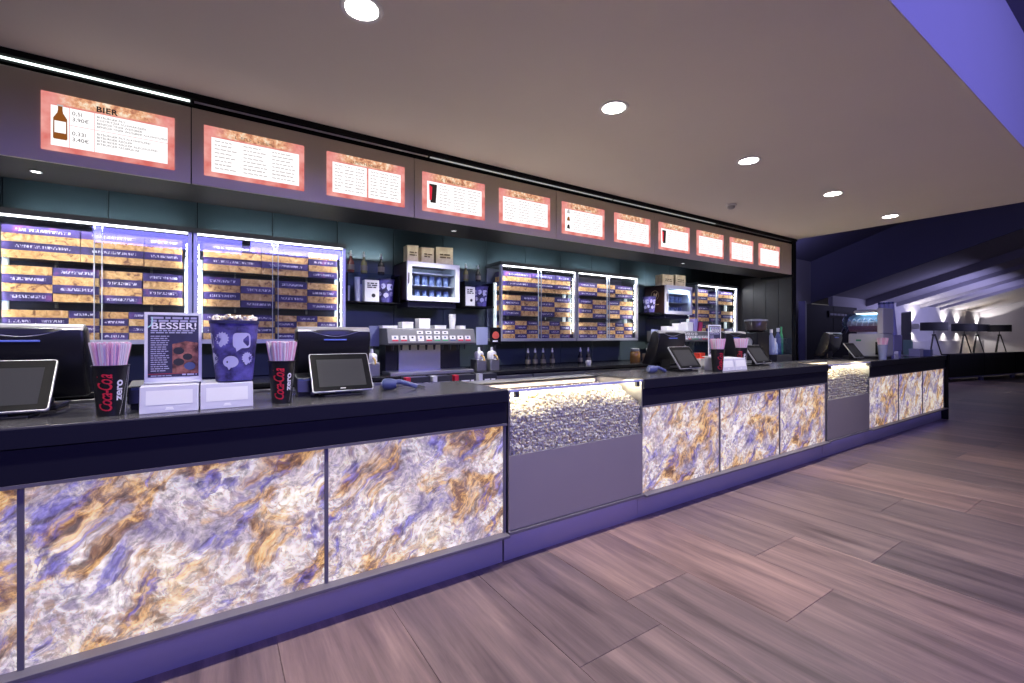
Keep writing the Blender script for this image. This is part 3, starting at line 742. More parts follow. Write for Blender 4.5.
for l, r, lb in [((-0.715, 2.52, CZ), 0, 'customer display with dark screen at the left edge, in front of a cash register'),
                 ((0.580, 2.52, CZ), 0, 'customer display with dark screen beside the second straw cup'),
                 ((3.62, 2.52, CZ), 0, 'tilted customer display beside the third straw cup in the middle of the counter'),
                 ((4.96, 2.56, CZ), 0, 'tilted customer display right of the fourth straw cup'),
                 ((7.42, 2.54, CZ), 0, 'farthest small customer display in front of the frozen drinks machine')]:
    d0 = cust_display(lb, l, r) if d0 is None else copy_tree(d0, None, l, r, lb)

def straw_cup(label, loc, yaw, seed, pale=False):
    """black printed drinks cup full of straws; print is wrapped round the cone"""
    rnd = random.Random(seed)
    c = thing('straw_cup', label, 'cup', loc, 0, 'cups of straws')
    H = 0.20; rad = lambda z: 0.043+(0.059-0.043)*z/H
    MB().lathe([(0.038, 0.0), (0.043, 0.0), (0.043, 0.004), (0.059, H), (0.0615, H+0.002), (0.0615, H+0.006), (0.056, H+0.006), (0.040, 0.01)], 32, cap=True).build('cup', PLASTIC if not pale else LBLUE, c, smooth=40)
    def wrap(vs, fs, name, mat, d=0.0006):
        out = []
        for a, z in vs:
            r = rad(z)+d; th = yaw-PI/2+a/0.052
            out.append((r*math.cos(th), r*math.sin(th), z))
        return MB().add(out, fs).build(name, mat, c, fix=False)
    if not pale:
        vs, fs = text_poly('Coca-Cola', 0.050, shear=0.35, bold=0.0006, spacing=0.86)
        x0 = min(v[0] for v in vs); x1 = max(v[0] for v in vs); k = 0.150/(x1-x0)
        tag(wrap([(-0.006-(v[1]-0.015)*1.35-0.008, 0.022+(v[0]-x0)*k) for v in vs], fs, 'red_script', RED), kind='stuff')
        vs, fs = text_poly('zero', 0.046, bold=0.0013, spacing=0.95)
        x0 = min(v[0] for v in vs); x1 = max(v[0] for v in vs); k = 0.085/(x1-x0)
        tag(wrap([(0.040-(v[1])*0.85, 0.062+(v[0]-x0)*k) for v in vs], fs, 'white_lettering', WINK), kind='stuff')
        # white swoosh down the right side
        sw = []; n = 14
        for i in range(n+1):
            z = 0.006+(H-0.008)*i/n; l = 0.062-0.020*math.sin(PI*min(1, i/n*1.0))*0.2-0.026*(1-i/n)**2.2
            sw.append((l, z)); sw.append((0.085, z))
        wrap(sw, [(2*i, 2*i+1, 2*i+3, 2*i+2) for i in range(n)], 'white_swoosh', WINK)
    st = MB(); st2 = MB()
    for i in range(190):
        a = rnd.uniform(0, 2*PI); q = math.sqrt(rnd.random())**0.7
        b = Vector((0.019*q*math.cos(a), 0.019*q*math.sin(a), 0.03)); t_ = Vector((0.066*q*math.cos(a), 0.066*q*math.sin(a), 0.296+rnd.uniform(-.005, .005)))
        (st if rnd.random() < 0.55 else st2).cyl(b, t_, 0.0042, n=6)
    tag(st.build('pink_straws', PINK, c, smooth=50, fix=False), kind='stuff'); tag(st2.build('white_straws', WSTRAW, c, smooth=50, fix=False), kind='stuff')
    return c
straw_cup('black cola cup of pink straws in front of the leftmost cash register', (-0.36, 2.455, CZ), 0.10, 1)
straw_cup('black cola cup of pink straws between popcorn bucket and second register', (0.27, 2.450, CZ), -0.05, 2)
straw_cup('black cola cup of pink straws left of the leaflet boxes in mid counter', (3.83, 2.40, CZ), -0.2, 3)
straw_cup('cup of pink straws standing behind the middle leaflet boxes', (4.50, 2.56, CZ), -1.0, 4)
straw_cup('pale cup of pink straws beside the frozen drinks machine', (7.70, 2.375, CZ), -0.7, 5, True)

def napkin_box(label, loc):
    c = thing('leaflet_box', label, 'box', loc, 0, 'white leaflet boxes')
    W = 0.202
    MB().prism([(0.0, 0.0), (0.19, 0.0), (0.19, 0.118), (0.02, 0.112)], -W/2, W/2, 'x').build('body', pm('lilac_white_box', (0.62, 0.62, 0.72), 0.45), c, bevel=0.003)
    k = 0.02/0.112
    lab = MB().add([(-0.080, k*z-0.0012, z) for z in (0.034,)]+[(0.080, k*0.034-0.0012, 0.034), (0.080, k*0.094-0.0012, 0.094), (-0.080, k*0.094-0.0012, 0.094)], [(0, 1, 2, 3)])
    lab.build('paper_label', PAPER, c, fix=False)
    MB().add([(-0.016, k*0.012-0.0012, 0.012), (0.016, k*0.012-0.0012, 0.012), (0.010, k*0.024-0.0012, 0.024), (-0.010, k*0.024-0.0012, 0.024)], [(0, 1, 2, 3)]).build('tab_mark', PAPER, c, fix=False)
    return c
nb = napkin_box('white leaflet box carrying the BESSER poster stand, left counter', (-0.163, 2.395, CZ))
copy_tree(nb, None, (0.045, 2.40, CZ), None, 'white leaflet box carrying the popcorn bucket, left counter')
copy_tree(nb, None, (4.00, 2.39, CZ), None, 'left one of two white leaflet boxes in mid counter')
copy_tree(nb, None, (4.21, 2.39, CZ), None, 'right one of two white leaflet boxes in mid counter')

def poster_stand(label, loc, full=True):
    c = thing('poster_stand', label, 'sign', loc, 0, 'poster stands')
    W, H = 0.205, 0.305
    MB().box(-W/2, W/2, 0, 0.006, 0, H).build('frame', pm('white_poster_frame', (0.78, 0.78, 0.86), 0.4), c, bevel=0.001)
    MB().box(-W/2, W/2, -0.02, 0.07, -0.006, 0.0).build('foot', WHITE, c)
    MB().box(-W/2+0.012, W/2-0.012, -0.0012, 0, 0.020, H-0.012).build('poster', POSTER, c)
    y = -0.0020
    MB().add([(-0.005, y, 0.034), (W/2-0.013, y, 0.034), (W/2-0.013, y, 0.170), (0.045, y, 0.178), (-0.005, y, 0.165)], [(0, 1, 2, 3, 4)]).build('dessert_picture', CHOCO, c, fix=False)
    for cx, cz, r, mt in ((0.052, 0.150, 0.022, CHOCO), (0.018, 0.135, 0.020, INK), (0.050, 0.108, 0.018, INK), (0.018, 0.085, 0.020, INK), (0.058, 0.066, 0.021, BLUEP)):
        mb = MB(); mb.add([(cx+r*math.cos(k*PI/8), y-0.0006, cz+r*0.82*math.sin(k*PI/8)) for k in range(16)], [tuple(range(16))]); mb.build('dessert_bowl', mt, c, fix=False)
    mb = MB(); add_text(mb, 'BESSER!', -W/2+0.022, 0.232, y, 0.040, bold=0.0008, spacing=1.02)
    vs = mb.v; xm = max(v[0] for v in vs); x0 = -W/2+0.022; k = (W/2-0.020-x0)/(xm-x0)
    mb.v = [(x0+(v[0]-x0)*k, v[1], v[2]) for v in vs]
    tag(mb.build('headline', WINK, c, fix=False), kind='stuff')
    r = random.Random(8); mb = MB()
    for z, h in ((0.276, 0.009), (0.263, 0.009)): words(mb, -W/2+0.022, W/2-0.018, z, h, y, r, 1.0)
    for z in (0.222, 0.213): words(mb, -W/2+0.022, W/2-0.018, z, 0.0055, y, r, 1.0)
    z = 0.198
    while z > 0.045: words(mb, -W/2+0.022, -0.016, z, 0.0040, y, r, 0.9); z -= 0.0095
    words(mb, -W/2+0.022, -0.006, 0.024, 0.004, y, r, 0.9); words(mb, 0.03, W/2-0.018, 0.025, 0.007, y, r, 1.0)
    tag(mb.build('small_print', pm('lilac_ink', (0.42, 0.42, 0.62), 0.6), c, fix=False), kind='stuff')
    mb = MB(); mb.box(-W/2+0.013, W/2-0.013, y, y+0.0004, 0.0335, 0.0350); mb.build('red_rule', RED, c)
    mb = MB(); mb.tube([(-W/2+0.012, y-0.002, 0.238), (-W/2+0.024, y-0.002, 0.248), (-W/2+0.028, y-0.002, 0.268), (-W/2+0.026, y-0.002, 0.284)], 0.0028, 6); mb.build('straw_picture', pm('mint_print', (0.45, 0.75, 0.75), 0.5), c, smooth=50)
    return c
ps = poster_stand('BESSER poster stand with dessert pictures on the left leaflet box', (-0.155, 2.50, CZ+0.124))
copy_tree(ps, None, (4.04, 2.56, CZ+0.128), None, 'poster stand with dessert pictures behind the middle leaflet boxes')

def rsq(a, n=32, p=3.2):
    out = []
    for i in range(n):
        t_ = 2*PI*i/n; cs, sn = math.cos(t_), math.sin(t_)
        out.append((a*math.copysign(abs(cs)**(2/p), cs), a*math.copysign(abs(sn)**(2/p), sn)))
    return out
def bucket(label, loc, s=1.0, rotz=0.0, pop=True, group='popcorn buckets'):
    c = thing('popcorn_bucket', label, 'popcorn bucket', loc, rotz, group)
    H = 0.265*s; r0, r1 = 0.072*s, 0.095*s
    rg = lambda a, z: [(x, y, z) for x, y in rsq(a)]
    MB().loft([rg(r0, 0), rg(r1, H), rg(r1*1.02, H), rg(r1*1.02, H-0.012*s)]+[], True).build('tub', BUCKET, c, smooth=45)
    MB().loft([rg(r1*1.025, H-0.012*s), rg(r1*1.03, H+0.002), rg(r1*0.97, H+0.002)], False).build('rim', pm('dark_rim', (0.03, 0.03, 0.10), 0.4), c, smooth=45)
    def wrapf(pts, name, mat):
        # project a flat shape onto the four sided tub (front = -y, right = +x)
        out = []
        for side, x, z in pts:
            a = (r0+(r1-r0)*z/H)
            f = min(1, abs(x)/a); dep = a*(1-f**3.2)**(1/3.2)+0.0008
            out.append((x, -dep, z) if side == 'f' else (dep, x, z) if side == 'r' else (-dep, -x, z))
        n = len(out)-1
        MB().add(out, [(n, i, (i+1) % n) for i in range(n)]).build(name, mat, c, fix=False)
    BUB = pm('bubble_print', (0.55, 0.55, 0.82), 0.5)
    def bubble(side, cx, cz, rx, rz, kind):
        p = []
        n = 28
        for i in range(n):
            t_ = 2*PI*i/n
            k = 1.0
            if kind == 'burst': k = 1.0 if i % 2 else 0.80
            if kind == 'rect':
                q = 4.5; x = rx*math.copysign(abs(math.cos(t_))**(2/q), math.cos(t_)); z = rz*math.copysign(abs(math.sin(t_))**(2/q), math.sin(t_))
            else: x = rx*k*math.cos(t_); z = rz*k*math.sin(t_)
            if i == 20: x, z = x*1.15, z*1.45
            p.append((side, (cx+x)*s, (cz+z)*s))
        p.append((side, cx*s, cz*s)); wrapf(p, 'speech_bubble', BUB)
    for sd in ('f', 'l'):
        bubble(sd, -0.048, 0.185, 0.026, 0.032, 'burst'); bubble(sd, 0.025, 0.178, 0.034, 0.034, 'rect')
        bubble(sd, -0.016, 0.085, 0.029, 0.026, 'oval'); bubble(sd, 0.046, 0.100, 0.022, 0.028, 'burst')
    if pop:
        rnd = random.Random(12); pts = []
        for i in range(130):
            a, q = rnd.uniform(0, 2*PI), math.sqrt(rnd.random())*0.9*r1
            pts.append((q*math.cos(a), q*math.sin(a), H+0.006+rnd.uniform(-.006, .012)))
        mb = kernels(pts, rnd, (0.010, 0.014)); tag(mb.build('popcorn', POP, c, smooth=60, fix=False), kind='stuff')
    return c
bucket('purple popcorn bucket with speech bubbles heaped with popcorn on a leaflet box', (0.075, 2.50, CZ+0.119), 1.04)

def card_terminal(label, loc):
    c = thing('card_terminal', label, 'card terminal', loc, 0, 'card terminals')
    MB().prism([(0.0, 0.02), (0.13, 0.05), (0.13, 0.12), (0.02, 0.10)], -0.04, 0.04, 'x').build('body', PLASTIC, c, bevel=0.006)
    MB().box(-0.03, 0.03, 0.02, 0.12, 0, 0.03).build('stand', PLASTIC2, c)
    MB().box(-0.028, 0.028, 0.016, 0.020, 0.075, 0.095).build('display', BLUEP, c)
    return c
ct = card_terminal('black card terminal behind the leftmost straw cup', (-0.285, 2.58, CZ))
copy_tree(ct, None, (0.40, 2.62, CZ), None, 'black card terminal half hidden behind the second straw cup')

def scanner(label, loc, rotz):
    c = thing('barcode_scanner', label, 'scanner', loc, rotz, 'barcode scanners')
    MB().loft([[(x, 0.034*math.cos(a)*k, 0.036+0.034*math.sin(a)*k) for a in [2*PI*i/14 for i in range(14)]] for x, k in ((-0.03, 0.75), (-0.02, 1.0), (0.02, 1.0), (0.05, 0.75))]).build('head', BLUEP, c, smooth=50)
    MB().tube([(0.03, 0, 0.045), (0.07, 0, 0.050), (0.12, 0.01, 0.034), (0.17, 0.02, 0.014)], 0.015, 10).build('handle', BLUEP, c, smooth=50)
    MB().tube([(0.17, 0.02, 0.012), (0.22, 0.05, 0.008), (0.20, 0.12, 0.008), (0.10, 0.15, 0.008), (0.0, 0.12, 0.008)], 0.004, 6).build('cable', PLASTIC2, c, smooth=50)
    MB().loft([[(-0.0305, 0.024*math.cos(a), 0.036+0.022*math.sin(a)) for a in [2*PI*i/14 for i in range(14)]], [(-0.034, 0.022*math.cos(a), 0.036+0.020*math.sin(a)) for a in [2*PI*i/14 for i in range(14)]]]).build('window', LBLUE, c)
    return c
sn = scanner('blue-grey barcode scanner lying right of the second customer display', (0.865, 2.67, CZ), -0.35)
copy_tree(sn, None, (3.16, 2.60, CZ), -0.2, 'blue-grey barcode scanner lying left of the middle customer display')

# ================================================================== BOTTLE SHELVES, FRIDGES
def wall_shelf(label, x0, x1):
    c = thing('wall_shelf', label, 'shelf', (x0, 3.95, 1.70), 0, 'wall shelves')
    W = x1-x0
    MB().box(0, W, 0, 0.245, -0.012, 0.0).build('lower_board', BLACK, c)
    MB().box(0, W, 0.02, 0.245, 0.243, 0.252).build('upper_board', GLASS_B, c)
    MB().box(0, 0.012, 0.02, 0.245, 0, 0.243).build('bracket', BLACK, c)
    MB().box(W-0.012, W, 0.02, 0.245, 0, 0.243).build('bracket', BLACK, c)
wall_shelf('black two-tier wall shelf left of the small white fridge', 0.93, 1.40)
wall_shelf('black two-tier wall shelf right of the small white fridge', 2.05, 2.385)
BT = {}
def bottle(label, loc, mt, s=1.0, group='liquor bottles'):
    c = thing('bottle', label, 'bottle', loc, 0, group)
    key = mt.name
    if key not in BT:
        BT[key] = (MB().lathe([(0.026, 0), (0.029, 0.004), (0.029, 0.085), (0.024, 0.102), (0.012, 0.122), (0.011, 0.145)], 16).mesh('glass_body', mt, 40),
                   MB().lathe([(0.013, 0.145), (0.013, 0.165), (0.008, 0.170), (0.006, 0.195)], 12).mesh('spout', WHITE, 40),
                   MB().lathe([(0.0296, 0.025), (0.0296, 0.072)], 16, cap=False).mesh('label_band', DARKLAB, 40))
    for n_, me in zip(('glass_body', 'spout', 'label_band'), BT[key]): 
        o = put(n_, me, c); 
    c.scale = (s, s, s)
DARKLAB = pm('bottle_label_paper', (0.16, 0.14, 0.12), 0.6)
z_up = 1.952
for x, m_, lb in ((0.985, REDG, 'reddish bottle with white spout, leftmost on the upper shelf'), (1.098, GREENG, 'pale bottle with white spout, second on the left upper shelf'), (1.25, DARKG, 'dark bottle with white spout beside the white fridge, left side')):
    bottle(lb, (x, 4.05, z_up), m_)
for x, m_, lb in ((2.11, GREENG, 'pale bottle with white spout just right of the white fridge'), (2.25, DARKG, 'dark bottle with white spout on the right upper shelf')):
    bottle(lb, (x, 4.05, z_up), m_, 0.92)
for x, lb in zip((2.83, 2.925, 3.035, 3.165, 3.585, 3.71), ('first', 'second', 'third', 'fourth', 'fifth', 'sixth')):
    bottle('%s from left of the small dark bottles under the middle cabinets' % lb, (x, 3.98, 1.075), DARKG, 0.98, 'small bottles on the back counter')
def carton(label, loc, w_, h_, d_, rz=0.0):
    c = thing('promo_carton', label, 'box', loc, rz, 'cartons on the wall shelves')
    MB().box(-w_/2, w_/2, 0, d_, 0, h_).build('carton_body', PAPER, c)
    mb = MB(); r = random.Random(4)
    for k in range(3): words(mb, -w_*0.34, w_*0.36, h_*(0.82-0.09*k), h_*0.055, -0.001, r, 1.0)
    tag(mb.build('lettering', INK, c, fix=False), kind='stuff')
    mb = MB(); mb.add([(0.10*w_+w_*0.14*math.cos(k*PI/8), -0.001, h_*0.30+w_*0.14*math.sin(k*PI/8)) for k in range(16)], [tuple(range(16))]); mb.build('round_mark', INK, c, fix=False)
carton('white carton with black lettering on the left wall shelf', (1.155, 4.0, 1.700), 0.125, 0.195, 0.09)
carton('white carton with black lettering on the right wall shelf', (2.135, 4.0, 1.700), 0.105, 0.195, 0.09)
bucket('small popcorn bucket with speech bubbles on the left wall shelf', (1.295, 4.07, 1.700), 0.80, 0.0, False, 'empty popcorn buckets')
bucket('small popcorn bucket with speech bubbles on the right wall shelf', (2.285, 4.07, 1.700), 0.80, 0.0, False, 'empty popcorn buckets')
for i, (x, y, hh, lb) in enumerate(((0.962, 4.08, 0.14, 'short glass at the left end of the lower left shelf'), (1.035, 4.03, 0.215, 'tall glass on the left lower wall shelf'), (1.072, 4.10, 0.16, 'medium glass between tall glass and white carton'))):
    c = thing('drinking_glass', lb, 'glass', (x, y, 1.700), 0, 'glasses on the wall shelf')
    MB().lathe([(0.020, 0), (0.026, hh), (0.024, hh), (0.019, 0.008)], 18).build('glass_body', pm('frosted_glass', (0.42, 0.44, 0.60), 0.15), c, smooth=40)
def fridge(label, x0, x1, z0, z1, side, logo=False, bright=1.0, group='countertop fridges'):
    W = x1-x0; H = z1-z0; D = 0.36
    c = thing('mini_fridge', label, 'fridge', (x0, 3.80, z0), 0, group)
    MB().box(0, 0.012, 0.03, D, 0, H).build('side_panel', side, c); MB().box(W-0.012, W, 0.03, D, 0, H).build('side_panel', side, c)
    MB().box(0, W, 0.03, D, H-0.012, H).build('top_panel', side, c); MB().box(0, W, 0.03, D, 0, 0.012).build('bottom_panel', side, c)
    MB().box(0.012, W-0.012, D-0.015, D, 0.012, H-0.012).build('back_panel', pm('fridge_inner', (0.70, 0.78, 0.88), 0.5), c)
    fw = 0.042
    dm = MB().box(0, W, 0, 0.03, 0, fw).box(0, W, 0, 0.03, H-fw, H).box(0, fw, 0, 0.03, fw, H-fw).box(W-fw, W, 0, 0.03, fw, H-fw)
    for a in (0.012, W-0.018): MB().box(a, a+0.006, 0.03, D-0.015, 0.012, H-0.012).build('inner_liner', pm('fridge_liner', (0.72, 0.80, 0.90), 0.4), c)
    d = dm.build('door', pm('white_fridge_door', (0.62, 0.62, 0.72), 0.4), c)
    MB().box(fw, W-fw, 0.012, 0.018, fw, H-fw).build('door_glass', GLASS, d)
    MB().box(0.008, 0.016, -0.010, 0.0, H*0.42, H*0.70).build('handle', PLASTIC, d)
    for k in (0.42, 0.74):
        MB().box(0.014, W-0.014, 0.05, D-0.02, H*k-0.006, H*k).build('wire_shelf', ALU, c)
    MB().box(fw+0.02, W-fw-0.02, 0.04, 0.06, H-0.030, H-0.014).build('inner_light', pm('fridge_led', (1, 1, 1), emis=(0.62, 0.72, 1.0), estr=6.0*bright), c)
    if bright > 1: area('fridge_light', (x0+W/2, 3.87, z1-0.045), (math.radians(25), 0, 0), W-0.12, 0.03, (0.70, 0.85, 1.0), 9.0)
    MB().box(0.02, W-0.02, 0.04, D-0.03, -0.055, -0.012).build('stand', NAVY, c)
    for x in (0.05, W-0.05):
        MB().cyl((x, 0.06, -0.012), (x, 0.06, 0), 0.014, n=10).build('foot', PLASTIC, c)
    if logo:
        mb = MB(); vs, fs = text_poly('M', 0.085, shear=0.25, bold=0.002)
        mb.add([(-0.0012, 0.22-a, 0.225+b) for a, b in vs], fs); mb.build('gold_letter', GOLD, c, fix=False)
        mb = MB(); n = 28
        mb.add([(-0.001, 0.185+r*math.cos(2*PI*i/n), 0.255+r*math.sin(2*PI*i/n)) for r in (0.058, 0.063) for i in range(n)], [(i, (i+1) % n, n+(i+1) % n, n+i) for i in range(n)]); mb.build('gold_ring', GOLD, c, fix=False)
        mb = MB(); words(mb, 0, 0.14, 0, 0.010, 0, random.Random(2), 1.0); mb.v = [(-0.0012, 0.26-x, 0.125+z) for x, y, z in mb.v]; tag(mb.build('gold_lettering', GOLD, c, fix=False), kind='stuff')
    return c
fridge('small white-door fridge with dark side below three paper bags', 1.405, 1.915, 1.715, 2.062, BROWN)
fridge('brown-sided fridge with gold emblem and brightly lit glass door', 4.92, 5.47, 1.69, 2.07, BROWN, True, 2.2)
canm = MB().lathe([(0.022, 0), (0.026, 0.006), (0.026, 0.088), (0.021, 0.095)], 14).mesh('drinks_can', COLDIN, 40)
for f0, W_, z0, g in ((1.405, 0.51, 1.715, 'white-door'), (4.92, 0.55, 1.69, 'brown-sided')):
    for lv, zz in ((0, z0+0.0122), (1, z0+0.347*0.42+0.0004 if g[0] == 'w' else z0+0.38*0.42+0.0004)):
        for k in range(6):
            o = put('drinks_can', canm, None, (f0+0.075+k*(W_-0.15)/5, 3.95, zz)); tag(o, '%s blue drinks can from the left on the %s level inside the %s fridge' % (OR[k], ('lower', 'middle')[lv], g), 'can', 'cans %s in the %s fridge' % (('low', 'mid')[lv], g))
def paper_bag(label, loc, w_, h_, d_, rz):
    c = thing('paper_bag', label, 'paper bag', loc, rz, 'kraft paper bags on the fridges')
    j = lambda: random.uniform(-.004, .004)
    r0 = [(-w_/2, 0, 0), (w_/2, 0, 0), (w_/2, d_, 0), (-w_/2, d_, 0)]
    r1 = [(x+j(), y+j(), h_*0.5) for x, y, z in r0]; r2 = [(x+j(), y+j(), h_+j()) for x, y, z in r0]
    MB().loft([r0, r1, r2], True).build('bag', KRAFT, c)
    mb = MB(); r = random.Random(int(w_*1e4))
    for k in (0.55, 0.40): words(mb, -w_*0.30, w_*0.32, h_*k, h_*0.07, -0.006, r, 1.0)
    tag(mb.build('lettering', pm('brown_ink', (0.14, 0.09, 0.05), 0.7), c, fix=False), kind='stuff')
for x, w_, h_, rz, lb in ((1.485, 0.105, 0.155, 0.0, 'leftmost narrow kraft paper bag on the white-door fridge'), (1.63, 0.130, 0.150, 0.12, 'middle kraft paper bag on the white-door fridge'), (1.80, 0.165, 0.170, -0.15, 'rightmost widest kraft paper bag on the white-door fridge')):
    paper_bag(lb, (x, 3.88, 2.0625), w_, h_, 0.10, rz)
for x, w_, h_, lb in ((5.06, 0.22, 0.150, 'left kraft paper bag on the brown fridge'), (5.32, 0.22, 0.165, 'right kraft paper bag on the brown fridge')):
    paper_bag(lb, (x, 3.88, 2.0705), w_, h_, 0.12, 0.0)
bucket('popcorn bucket with speech bubbles standing left of the brown fridge', (4.80, 3.98, 1.71), 0.80, 0.0, False, 'empty popcorn buckets')
tag(MB().box(4.66, 4.90, 3.86, 4.20, 1.685, 1.708).build('bucket_shelf', BLACK), 'short black wall shelf under the popcorn bucket left of the brown fridge', 'shelf')

# ================================================================== BACK COUNTER MACHINES
BZ = 1.075
def drinks_machine(label, loc):
    c = thing('drinks_dispenser', label, 'drinks dispenser', loc, 0, 'drinks dispensers')
    W = 0.81
    MB().prism([(0.02, 0.25), (0.0, 0.265), (0.035, 0.385), (0.055, 0.39), (0.40, 0.39), (0.40, 0.25)], 0, W, 'x').build('head', pm('grey_dispenser_head', (0.19, 0.19, 0.205), 0.4, 0.3), c, bevel=0.004)
    MB().box(0.16, 0.55, 0.20, 0.22, 0.02, 0.25).build('splash_plate', STEEL, c)
    MB().box(0.05, W-0.05, 0.22, 0.40, 0.0, 0.25).build('cabinet_body', PLASTIC, c)
    MB().box(0.02, W-0.02, 0.0, 0.22, 0.0, 0.025).build('drip_tray', STEEL, c, bevel=0.003)
    cols = (RED, RED, WINK, WINK, RED, GREENP, GREENP, BLUEP, RED, RED)
    for k in range(10):
        x = 0.035+k*0.0745
        y = lambda z: 0.035*(z-0.265)/0.12-0.0
        b = MB().add([(x, y(0.295)-.003, 0.295), (x+0.055, y(0.295)-.003, 0.295), (x+0.055, y(0.328)-.003, 0.328), (x, y(0.328)-.003, 0.328), (x, y(0.295)+.004, 0.295), (x+0.055, y(0.295)+.004, 0.295), (x+0.055, y(0.328)+.004, 0.328), (x, y(0.328)+.004, 0.328)],
                     [(0, 1, 2, 3), (0, 4, 5, 1), (1, 5, 6, 2), (2, 6, 7, 3), (3, 7, 4, 0)]).build('button', WHITE, c)
        MB().add([(x+0.002, y(0.282)-.003, 0.282), (x+0.053, y(0.282)-.003, 0.282), (x+0.053, y(0.294)-.003, 0.294), (x+0.002, y(0.294)-.003, 0.294)], [(0, 1, 2, 3)]).build('flavour_strip', cols[k], b, fix=False)
        MB().add([(x+0.018, y(0.305)-.0045, 0.305), (x+0.036, y(0.305)-.0045, 0.305), (x+0.036, y(0.320)-.0045, 0.320), (x+0.018, y(0.320)-.0045, 0.320)], [(0, 1, 2, 3)]).build('flavour_mark', INK if k % 3 else BLUEP, b, fix=False)
        MB().cyl((x+0.027, 0.07, 0.25), (x+0.027, 0.07, 0.205), 0.012, 0.008, 10).build('nozzle', PLASTIC2, c)
    for k in range(4):
        x = 0.255+k*0.078; z0, z1 = 0.342, 0.368
        y0, y1 = 0.035*(z0-0.265)/0.12-0.003, 0.035*(z1-0.265)/0.12-0.003
        b = MB().add([(x, y0, z0), (x+0.055, y0, z0), (x+0.055, y1, z1), (x, y1, z1)], [(0, 1, 2, 3)]).build('upper_button', WHITE, c, fix=False)
        MB().add([(x+0.014, y0-.001, z0+0.007), (x+0.038, y0-.001, z0+0.007), (x+0.038, y1-.001, z1-0.006), (x+0.014, y1-.001, z1-0.006)], [(0, 1, 2, 3)]).build('button_mark', INK, b, fix=False)
    return c
dm_ = drinks_machine('grey drinks dispenser with two rows of buttons under the small white fridge', (1.168, 3.60, BZ))
copy_tree(dm_, None, (4.78, 3.60, BZ), None, 'drinks dispenser under the brown fridge, half hidden by a cash register')
def small_box(label, loc, w_, d_, h_, mt=PAPER, cat='box', group='white boxes on the dispenser', rz=0.0):
    c = thing('carton_box', label, cat, loc, rz, group)
    MB().box(-w_/2, w_/2, -d_/2, d_/2, 0, h_*0.94).build('box_body', mt, c, bevel=0.002)
    MB().box(-w_/2-0.002, w_/2+0.002, -d_/2-0.002, d_/2+0.002, h_*0.80, h_).build('lid', mt, c, bevel=0.002)
tz = BZ+0.3905
for x, w_, h_, lb in ((1.22, 0.13, 0.022, 'flat white box at the left end of the drinks dispenser top'), (1.375, 0.10, 0.055, 'low white box on the drinks dispenser, second from left'), (1.53, 0.10, 0.088, 'tallest white box on top of the drinks dispenser'), (1.68, 0.11, 0.030, 'flat white box right of the tallest box on the dispenser'), (1.90, 0.06, 0.030, 'small white box at the right end of the drinks dispenser top')):
    small_box(lb, (x, 3.76, tz), w_, 0.10, h_)
for x, w_, h_, lb in ((4.90, 0.16, 0.06, 'white box at the left on the far drinks dispenser'), (5.12, 0.14, 0.10, 'white box in the middle on the far drinks dispenser'), (5.30, 0.12, 0.12, 'tall white box on the far drinks dispenser')):
    small_box(lb, (x, 3.76, tz), w_, 0.10, h_, group='white boxes on the far dispenser')
def cup_stack(label, loc, n, r, h, mt, group='stacked cups'):
    c = thing('cup_stack', label, 'cup', loc, 0, group)
    for k in range(n):
        z = k*0.016
        MB().lathe([(r*0.76, z), (r, z+h), (r*1.06, z+h), (r*1.06, z+h+0.005), (r*0.95, z+h+0.005)], 16).build('cup', mt, c, smooth=40)
cup_stack('white paper cup stack on the drinks dispenser, right of the boxes', (1.81, 3.74, tz), 4, 0.032, 0.08, WHITE)
cup_stack('violet cup stack on the far drinks dispenser above the middle poster', (5.42, 3.74, tz), 3, 0.055, 0.13, pm('violet_cup', (0.35, 0.30, 0.60), 0.4))
cup_stack('red cup stack at the right end of the far drinks dispenser', (5.54, 3.74, tz), 2, 0.045, 0.10, pm('red_cup', (0.55, 0.05, 0.15), 0.4))

def sauce_pump(label, loc):
    c = thing('sauce_dispenser', label, 'dispenser', loc, 0, 'sauce dispensers')
    MB().box(-0.05, 0.05, 0.0, 0.14, 0.0, 0.11).build('tub', STEEL, c, bevel=0.008)
    MB().lathe([(0.040, 0.11), (0.044, 0.118), (0.044, 0.165), (0.034, 0.180), (0.014, 0.186), (0.010, 0.22)], 18, (0, 0.06, 0)).build('pump_cap', WHITE, c, smooth=40)
    MB().tube([(0, 0.06, 0.145), (0, 0.0, 0.145), (0, -0.035, 0.13), (0, -0.045, 0.10)], 0.008, 8).build('spout', pm('mustard_spout', (0.55, 0.35, 0.10), 0.4), c, smooth=50)
    return c
sp_ = sauce_pump('sauce dispenser with white cap left of the drinks dispenser', (1.06, 3.62, BZ))
for x, lb in ((2.055, 'sauce dispenser with white cap right of the drinks dispenser'), (2.195, 'second sauce dispenser with white cap, below the red emblem card'), (4.45, 'sauce dispenser with white cap left of the middle cash register')):
    copy_tree(sp_, None, (x, 3.62, BZ), None, lb)
